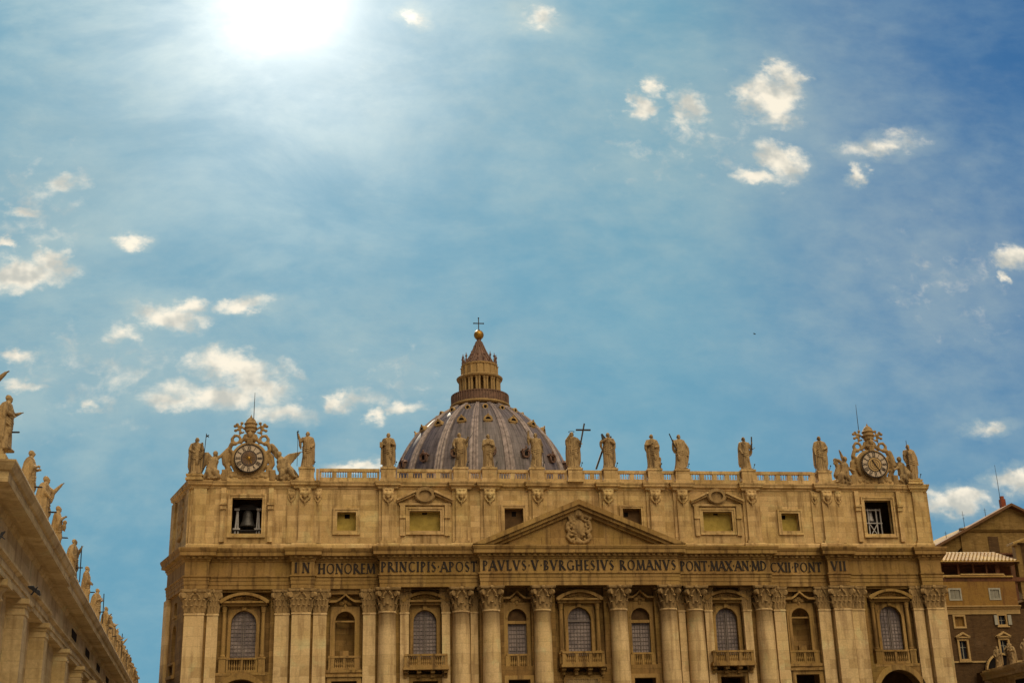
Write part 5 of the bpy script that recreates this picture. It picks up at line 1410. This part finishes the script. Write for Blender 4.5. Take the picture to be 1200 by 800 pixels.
mb = MB(); frame_strip(mb, 60.22,61.73,24.37,25.88,.28,YP+.12,YP+.5); w_ = mb.build('window', M['palace_trim'], pal); mb = MB(); mb.box(60.1,61.85,YP+.55,YP+.7,24.25,26.0); mb.build('blind_panel', M['palace_up'], w_)
mb = MB(); frame_strip(mb, 67.42,68.58,24.62,25.98,.22,YP+.12,YP+.5); mb.box(67.0,69.0,YP-.02,YP+.4,24.2,24.38); w_ = mb.build('window', M['palace_trim'], pal); mb = MB(); mb.box(67.3,68.7,YP+.6,YP+.7,24.5,26.1); mb.build('pane', M['dglass'], w_)
mb = MB(); mb.box(66.62,67.15,YP-.06,YP+.1,24.55,26.02); mb.box(68.85,69.4,YP-.06,YP+.1,24.55,26.02); mb.build('shutter', M['shutter'], w_); mb = MB(); mb.box(67.97,68.03,YP+.5,YP+.59,24.6,26.0); mb.box(67.4,68.6,YP+.52,YP+.588,25.25,25.31); mb.build('window_bars', M['shutter'], w_)
for (x0,x1,z0,z1) in ((60.4,61.65,19.5,22.25),(67.05,68.3,19.7,22.3)):
    xm = (x0+x1)/2; mb = MB(); frame_strip(mb, x0+.02, x1-.02, z0+.02, z1-.02, .32, YP+.05, YP+.5); mb.box(x0-.5,x1+.5,YP-.2,YP+.4,z1+.35,z1+.55); mb.strip([(x0-.6,z1+.55),(xm,z1+1.25),(x1+.6,z1+.55)], [(x0-.1,z1+.552),(xm,z1+.95),(x1+.1,z1+.552)], YP-.3, YP+.4)
    mb.slab([(x0-.1,z1+.54),(x1+.1,z1+.54),(xm,z1+1.0)], YP+.1, YP+.35); mb.box(x0-.45,x1+.45,YP-.1,YP+.4,z0-.5,z0-.3)
    w_ = mb.build('window', M['palace_trim'], pal); mb = MB(); mb.box(x0-.1,x1+.1,YP+.6,YP+.7,z0-.1,z1+.1); mb.build('pane', M['dglass'], w_)
    mb = MB(); mb.box(xm-.05,xm+.05,YP+.48,YP+.59,z0,z1); mb.box(x0,x1,YP+.5,YP+.588,z0+1.7,z0+1.78); mb.build('window_bars', M['shutter'], w_)
# open gallery under the tiled roof
mb = MB(); mb.box(56,72.4,YP+3.2,YP+3.6,31.5,34.4); mb.box(56,73,YP-.02,YP+3.2,31.2,31.82); w_ = mb.build('gallery', M['brick'], pal)
for x, wd in ((59.6,.4),(62.5,.3),(65.0,.3),(67.2,.3),(69.0,.7)):
    mb = MB(); mb.box(x-wd/2,x+wd/2,YP+1.2,YP+1.6,31.8,34.3); mb.build('gallery_post', M['brick'], w_)
mb = MB(); mb.box(59,69.6,YP+.2,YP+.6,31.83,32.25); mb.box(62.2,69.4,YP+.05,YP+.9,32.24,32.42); mb.build('gallery_parapet', M['palace_trim'], w_)
mb = MB()                                             # small tile edge along the wall head
for i in range(40): x = 59.6+i*.28; mb.lathe([(.13,-.3),(.13,.55)], (x, YP+.25, 31.93), 8, axis='y')
mb.build('tile_edge', M['rooftile'], pal)


def tile_roof(x0, x1, ya, za, yb, zb, pitch=.62):
    mb = MB(); n_ = int((x1-x0)/pitch)
    mb.add([(x0,ya,za),(x1,ya,za),(x1,yb,zb),(x0,yb,zb),(x0,ya,za-.12),(x1,ya,za-.12),(x1,yb,zb-.12),(x0,yb,zb-.12)], [(0,1,2,3),(7,6,5,4),(0,4,5,1),(1,5,6,2),(2,6,7,3),(3,7,4,0)])
    rows = 7
    for i in range(n_):
        x = x0+(i+.5)*pitch
        for r_ in range(rows):
            a = Vector((x, ya+(yb-ya)*r_/rows, za+(zb-za)*r_/rows+.06)); b_ = Vector((x, ya+(yb-ya)*(r_+1)/rows, za+(zb-za)*(r_+1)/rows+.0)); mb.tube([a, b_], [.20, .15], 7, False)
    return mb


tile_roof(56.5, 72.3, YP-.2, 34.35, YP+7.0, 36.9).build('roof', M['rooftile'], pal)
mb = MB(); mb.box(56.5,72.3,YP+.05,YP+6.8,34.05,34.2); mb.build('eave', M['brick'], pal)
# arched gable of a low annexe showing over the right wing
ann = thing('annexe', 'low annexe with a pale arched gable round a dark opening, behind the right wing statues', 'building', (0,0,0))
ca = Vector((66.0, 6.4, 17.4))
mb = MB(); mb.strip(arc(ca.x, ca.z, 2.75, .02, pi-.02, 24), arc(ca.x, ca.z, 2.5, .02, pi-.02, 24), 6.25, 6.7); mb.build('arched_gable', M['palace_trim'], ann)
mb = MB(); mb.slab(arc(ca.x, ca.z, 2.6, 0.0, pi, 24), 6.6, 7.4); mb.build('opening', M['dark'], ann)
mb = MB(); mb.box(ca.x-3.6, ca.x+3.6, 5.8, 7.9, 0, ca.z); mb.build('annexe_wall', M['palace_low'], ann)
# darker tower-like block at the right edge
tw = thing('tower_block', 'dark narrow tower block with a sloping eave at the right picture edge', 'building', (0,0,0))
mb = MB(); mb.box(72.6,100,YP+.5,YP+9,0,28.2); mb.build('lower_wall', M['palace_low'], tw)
mb = MB(); mb.box(72.3,100,YP-.1,YP+9,28.2,28.5); mb.build('ledge', M['palace_trim'], tw)
mb = MB(); mb.box(72.0,72.9,YP+.2,YP+1.2,28.5,36.9); mb.box(73.9,79.6,YP+1.0,YP+1.6,28.5,36.9); mb.build('pier', M['chapel'], tw)
mb = MB(); mb.add([(71.3,YP-.7,37.2),(80,YP-.7,40.2),(80,YP+1.4,40.2),(71.3,YP+1.4,37.2),(71.3,YP-.7,36.9),(80,YP-.7,39.9),(80,YP+1.4,39.9),(71.3,YP+1.4,36.9)], [(0,1,2,3),(7,6,5,4),(0,4,5,1),(1,5,6,2),(2,6,7,3),(3,7,4,0)]); mb.build('roof', M['rooftile'], tw)
mb = MB(); mb.box(73.0,79.6,YP+.9,YP+1.3,28.5,37.4); mb.build('rear_wall', M['brownwall'], tw)

# chapel with a broad gable behind
ch = thing('chapel', 'broad gabled chapel with a plain ochre wall rising behind the palace roof', 'building', (0,0,0))
YC = 45.0
gx, gz = 92.8, 51.6
mb = MB(); mb.slab([(82.2,0),(104,0),(104,46.8),(gx,50.9),(82.2,46.4)], YC, YC+30); mb.build('gable_wall', M['chapel'], ch)
mb = MB(); mb.sweep([(82.2,YC),(104,YC)], [(0,46.2),(.2,46.3),(.5,46.7),(.5,46.95),(-.3,47.0),(-.3,46.2)]); mb.build('string_course', M['chapel'], ch)
mb = MB(); dl = Vector((gx-76.6, 0, gz-43.6)).normalized()
mb.add([(76.6,YC-1.2,43.6),(gx,YC-1.2,gz),(gx,YC+3,gz),(76.6,YC+3,43.6),(76.6,YC-1.2,43.1),(gx,YC-1.2,gz-.5),(gx,YC+3,gz-.5),(76.6,YC+3,43.1)], [(0,1,2,3),(7,6,5,4),(0,4,5,1),(1,5,6,2),(2,6,7,3),(3,7,4,0)])
mb.add([(gx,YC-1.2,gz),(109,YC-1.2,43.6),(109,YC+3,43.6),(gx,YC+3,gz),(gx,YC-1.2,gz-.5),(109,YC-1.2,43.1),(109,YC+3,43.1),(gx,YC+3,gz-.5)], [(0,1,2,3),(7,6,5,4),(0,4,5,1),(1,5,6,2),(2,6,7,3),(3,7,4,0)])
mb.build('roof', M['chapel_roof'], ch)
mb = MB(); mb.slab([(77.2,41.3),(79.5,41.0),(82.4,43.6),(82.4,46.6),(77.2,43.3)], YC+.3, YC+30); mb.slab([(79.6,0),(82.3,0),(82.3,43.5),(79.6,41)], YC+2, YC+30); mb.build('side_aisle', M['chapel'], ch)
mb = MB(); mb.box(87.6,89.6,YC-.1,YC+.1,42.4,45.4); mb.build('window', M['palace_low'], ch)
mb = MB(); mb.box(80,104,YC-3,YC-.02,0,41.6); mb.add([(80,YC-3.6,41.6),(104,YC-3.6,41.6),(104,YC+.0,42.3),(80,YC+.0,42.3),(80,YC-3.6,41.4),(104,YC-3.6,41.4),(104,YC,41.4),(80,YC,41.4)], [(0,1,2,3),(7,6,5,4),(0,4,5,1),(1,5,6,2),(2,6,7,3),(3,7,4,0)]); mb.build('lean_to_roof', M['brick'], ch)
mb = MB(); mb.box(92.35,93.25,YC+1.6,YC+2.5,50.5,53.0); mb.box(92.5,93.1,YC+1.75,YC+2.35,53.0,53.6); mb.build('chimney', M['chimney'], ch)
for x, h, z, lab in ((92.7,6.5,53.4,'tall antenna mast on the red chimney of the chapel'),(84.6,3.6,47.2,'short antenna on the left slope of the chapel roof'),(89.2,1.8,49.6,'small thin aerial nearest the top of the chapel roof slope'),(80.6,1.6,45.3,'small thin aerial lowest on the chapel roof slope')):
    mb = MB(); mb.tube([(0,0,0),(0,0,h*.55),(-.05*h*.2,0,h)], [.06,.05,.03], 5)
    if h < 5: mb.bar((-.35,0,h*.8),(.35,0,h*.8), .04); mb.bar((-.25,0,h*.6),(.25,0,h*.6), .04)
    o = mb.build('antenna', M['iron'], loc=(x, YC+2.5, z)); tag(o, lab, 'antenna')

# ================================================================== birds


def bird(px, py, dist, span, rot, label):
    d = pix_dir(px, py); p = CAM + d*dist; t = thing('pigeon', label, 'bird', p)
    t.rotation_euler = rot; s = span
    mb = MB(); mb.loft([(-.30*s,0,0,.01*s,.01*s),(-.2*s,0,0,.06*s,.03*s),(-.05*s,0,0,.07*s,.065*s),(.1*s,0,0,.075*s,.07*s),(.2*s,0,0,.045*s,.045*s),(.26*s,0,0,.045*s,.045*s),(.32*s,0,0,.008*s,.008*s)], 12)
    mb.add([(-.07*s,-.01*s,-.40*s),(.07*s,-.01*s,-.40*s),(.04*s,.01*s,-.15*s),(-.04*s,.01*s,-.15*s),(-.07*s,.006*s,-.40*s),(.07*s,.006*s,-.40*s),(.04*s,.03*s,-.15*s),(-.04*s,.03*s,-.15*s)], [(0,1,2,3),(7,6,5,4),(0,4,5,1),(1,5,6,2),(2,6,7,3),(3,7,4,0)])
    me = sculpt('body', mb, .018*s, M['bird'], 1); put('body', me, t)
    for q in (-1, 1):
        pts = [(.04,.12),(.25,.20),(.52,.02),(.50,-.06),(.34,-.10),(.20,-.10),(.05,-.12)]
        if q < 0: pts = [(-a, b_) for a, b_ in pts][::-1]
        mb = MB(); mb.slab([(a*s, b_*s) for a, b_ in pts], -.012*s, .012*s)
        mb.v = [(x, y_-abs(x)*.35, z_) for x, y_, z_ in mb.v]; mb.build('wing', M['bird'], t)


bird(41, 691, 42, .46, (radians(25), radians(35), radians(15)), 'dark pigeon with spread wings flying in front of the left wing frieze')
bird(1.0, 628, 42, .36, (radians(-10), radians(-60), radians(40)), 'dark bird half cut by the left picture edge')
bird(884, 391, 260, .6, (radians(30), radians(20), 0), 'tiny distant bird alone in the blue sky right of the dome')
